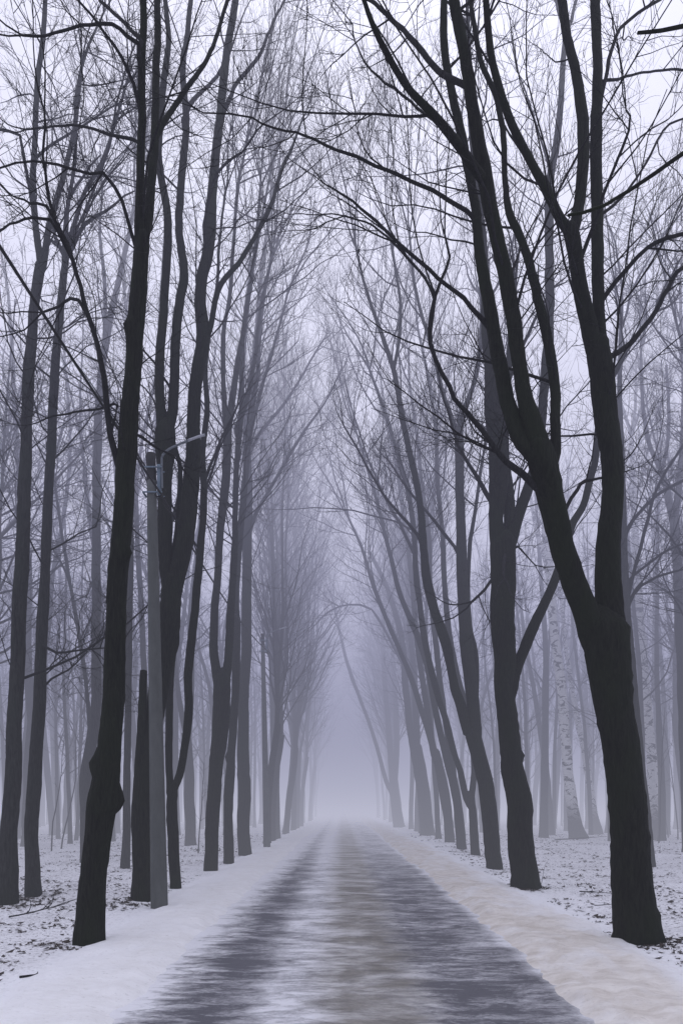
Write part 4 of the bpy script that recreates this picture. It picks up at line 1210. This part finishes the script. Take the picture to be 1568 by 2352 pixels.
# ------------------------------------------------------------------ fog filling the wood
def fog():
    m, nt = new_mat('self_lit_fog')
    g = nt.nodes.new('ShaderNodeNewGeometry')
    s = nt.nodes.new('ShaderNodeSeparateXYZ')
    nt.links.new(g.outputs['Position'], s.inputs[0])
    dist = math_n(nt, 'SQRT', math_n(nt, 'ADD', math_n(nt, 'MULTIPLY', math_n(nt, 'MULTIPLY', s.outputs[0], 2.4), s.outputs[0]), math_n(nt, 'MULTIPLY', s.outputs[1], s.outputs[1])))
    dens = ramp(nt, math_n(nt, 'DIVIDE', dist, 100.0, clamp=True),
                [(0.0, 0.0030), (0.09, 0.0035), (0.18, 0.0165), (0.32, 0.025), (0.44, 0.036), (0.62, 0.052)])
    veil = math_n(nt, 'MULTIPLY', ramp(nt, math_n(nt, 'DIVIDE', s.outputs[2], 46.0, clamp=True), [(0.09, 0.0), (0.24, 0.023)]), ramp(nt, math_n(nt, 'DIVIDE', dist, 100.0, clamp=True), [(0.085, 0.0), (0.15, 1.0)]))
    dens = math_n(nt, 'ADD', dens, veil)
    ceil = ramp(nt, math_n(nt, 'DIVIDE', s.outputs[2], 46.0, clamp=True), [(0.46, 0.0), (0.64, 0.026)])  # added dense layer overhead; its glow stands in for overcast light
    dens = math_n(nt, 'ADD', dens, ceil)
    colr = ramp(nt, math_n(nt, 'DIVIDE', s.outputs[2], 40.0, clamp=True),  # low glow, canopy shade and bright sky light put into the colour by height
                [(0.0, (0.52, 0.527, 0.65)), (0.07, (0.41, 0.417, 0.545)), (0.19, (0.288, 0.294, 0.425)), (0.34, (0.525, 0.53, 0.73)), (0.48, (0.97, 0.976, 1.16)), (0.75, (1.10, 1.106, 1.32))])
    va = N(nt, 'ShaderNodeVolumeAbsorption')
    va.inputs['Color'].default_value = (0, 0, 0, 1)
    nt.links.new(dens, va.inputs['Density'])
    em = N(nt, 'ShaderNodeEmission')  # fog emits by itself in place of scattered daylight
    nt.links.new(colr, em.inputs['Color'])
    nt.links.new(dens, em.inputs['Strength'])
    ad = N(nt, 'ShaderNodeAddShader')
    nt.links.new(va.outputs[0], ad.inputs[0])
    nt.links.new(em.outputs[0], ad.inputs[1])
    o = N(nt, 'ShaderNodeOutputMaterial')
    nt.links.new(ad.outputs[0], o.inputs['Volume'])
    m.cycles.volume_step_rate = 0.8
    x0, x1, y0, y1, z0, z1 = -140, 140, -60, 180, -2.0, 46
    V = [(x, y, z) for x in (x0, x1) for y in (y0, y1) for z in (z0, z1)]
    Q = [(0, 1, 3, 2), (4, 6, 7, 5), (0, 4, 5, 1), (2, 3, 7, 6), (0, 2, 6, 4), (1, 5, 7, 3)]
    ob = link_mesh('fog', V, Q, m, smooth=False)
    ob['kind'] = 'stuff'


fog()

# ------------------------------------------------------------------ light, sky, camera
w = bpy.data.worlds.new('World')
SC.world = w
w.use_nodes = True
nt = w.node_tree
nt.nodes.clear()
sky = nt.nodes.new('ShaderNodeTexSky')
sky.sky_type = 'NISHITA'
sky.sun_disc = False
SUN_EL, SUN_ROT = math.radians(56), math.radians(15)
sky.sun_elevation = SUN_EL
sky.sun_rotation = SUN_ROT
sky.air_density = 1.0
sky.dust_density = 4.0
hsv = nt.nodes.new('ShaderNodeHueSaturation')
hsv.inputs['Saturation'].default_value = 0.22
tint = nt.nodes.new('ShaderNodeMix')
tint.data_type = 'RGBA'
tint.blend_type = 'MULTIPLY'
tint.inputs[0].default_value = 1.0
tint.inputs[7].default_value = (0.80, 0.825, 1.0, 1)
bg = nt.nodes.new('ShaderNodeBackground')
bg.inputs['Strength'].default_value = 0.15
out = nt.nodes.new('ShaderNodeOutputWorld')
nt.links.new(sky.outputs[0], hsv.inputs['Color'])
nt.links.new(hsv.outputs[0], tint.inputs[6])
tcw = nt.nodes.new('ShaderNodeTexCoord')
sxw = nt.nodes.new('ShaderNodeSeparateXYZ')
nt.links.new(tcw.outputs['Generated'], sxw.inputs[0])
grad = ramp(nt, sxw.outputs[2], [(0.0, 0.13), (0.72, 0.11), (0.83, 0.62), (1.0, 1.0)])
ovc = nt.nodes.new('ShaderNodeMix')
ovc.data_type = 'RGBA'
ovc.blend_type = 'MULTIPLY'
ovc.inputs[0].default_value = 1.0
nt.links.new(tint.outputs[2], ovc.inputs[6])
nt.links.new(grad, ovc.inputs[7])
gain = nt.nodes.new('ShaderNodeVectorMath')
gain.operation = 'SCALE'
gain.inputs['Scale'].default_value = 5.2
nt.links.new(ovc.outputs[2], gain.inputs[0])
nt.links.new(gain.outputs[0], bg.inputs['Color'])
nt.links.new(bg.outputs[0], out.inputs[0])

sd = bpy.data.lights.new('sun', 'SUN')
sd.energy = 1.5
sd.angle = math.radians(40)
sd.color = (1.0, 0.985, 0.97)
so = bpy.data.objects.new('sun', sd)
COL.objects.link(so)
dirv = Vector((math.sin(SUN_ROT) * math.cos(SUN_EL), math.cos(SUN_ROT) * math.cos(SUN_EL), math.sin(SUN_EL)))
so.rotation_euler = dirv.to_track_quat('Z', 'Y').to_euler()
so.location = (0, 0, 60)

cd = bpy.data.cameras.new('camera')
co = bpy.data.objects.new('camera', cd)
COL.objects.link(co)
co.location = (0, 0, HC)
co.rotation_euler = (math.radians(90), 0, 0)
cd.sensor_fit = 'HORIZONTAL'
cd.sensor_width = 36.0
cd.lens = F / 1568.0 * 36.0
cd.shift_x = 0.0
cd.shift_y = (CY - 1176.0) / 1568.0
cd.clip_start = 0.05
cd.clip_end = 3000
SC.camera = co

SC.view_settings.view_transform = 'Standard'
SC.view_settings.look = 'None'
SC.view_settings.exposure = 0
SC.view_settings.gamma = 1
SC.cycles.use_denoising = True
SC.cycles.max_bounces = 4
SC.cycles.diffuse_bounces = 2
SC.cycles.volume_max_steps = 256
SC.render.use_persistent_data = False
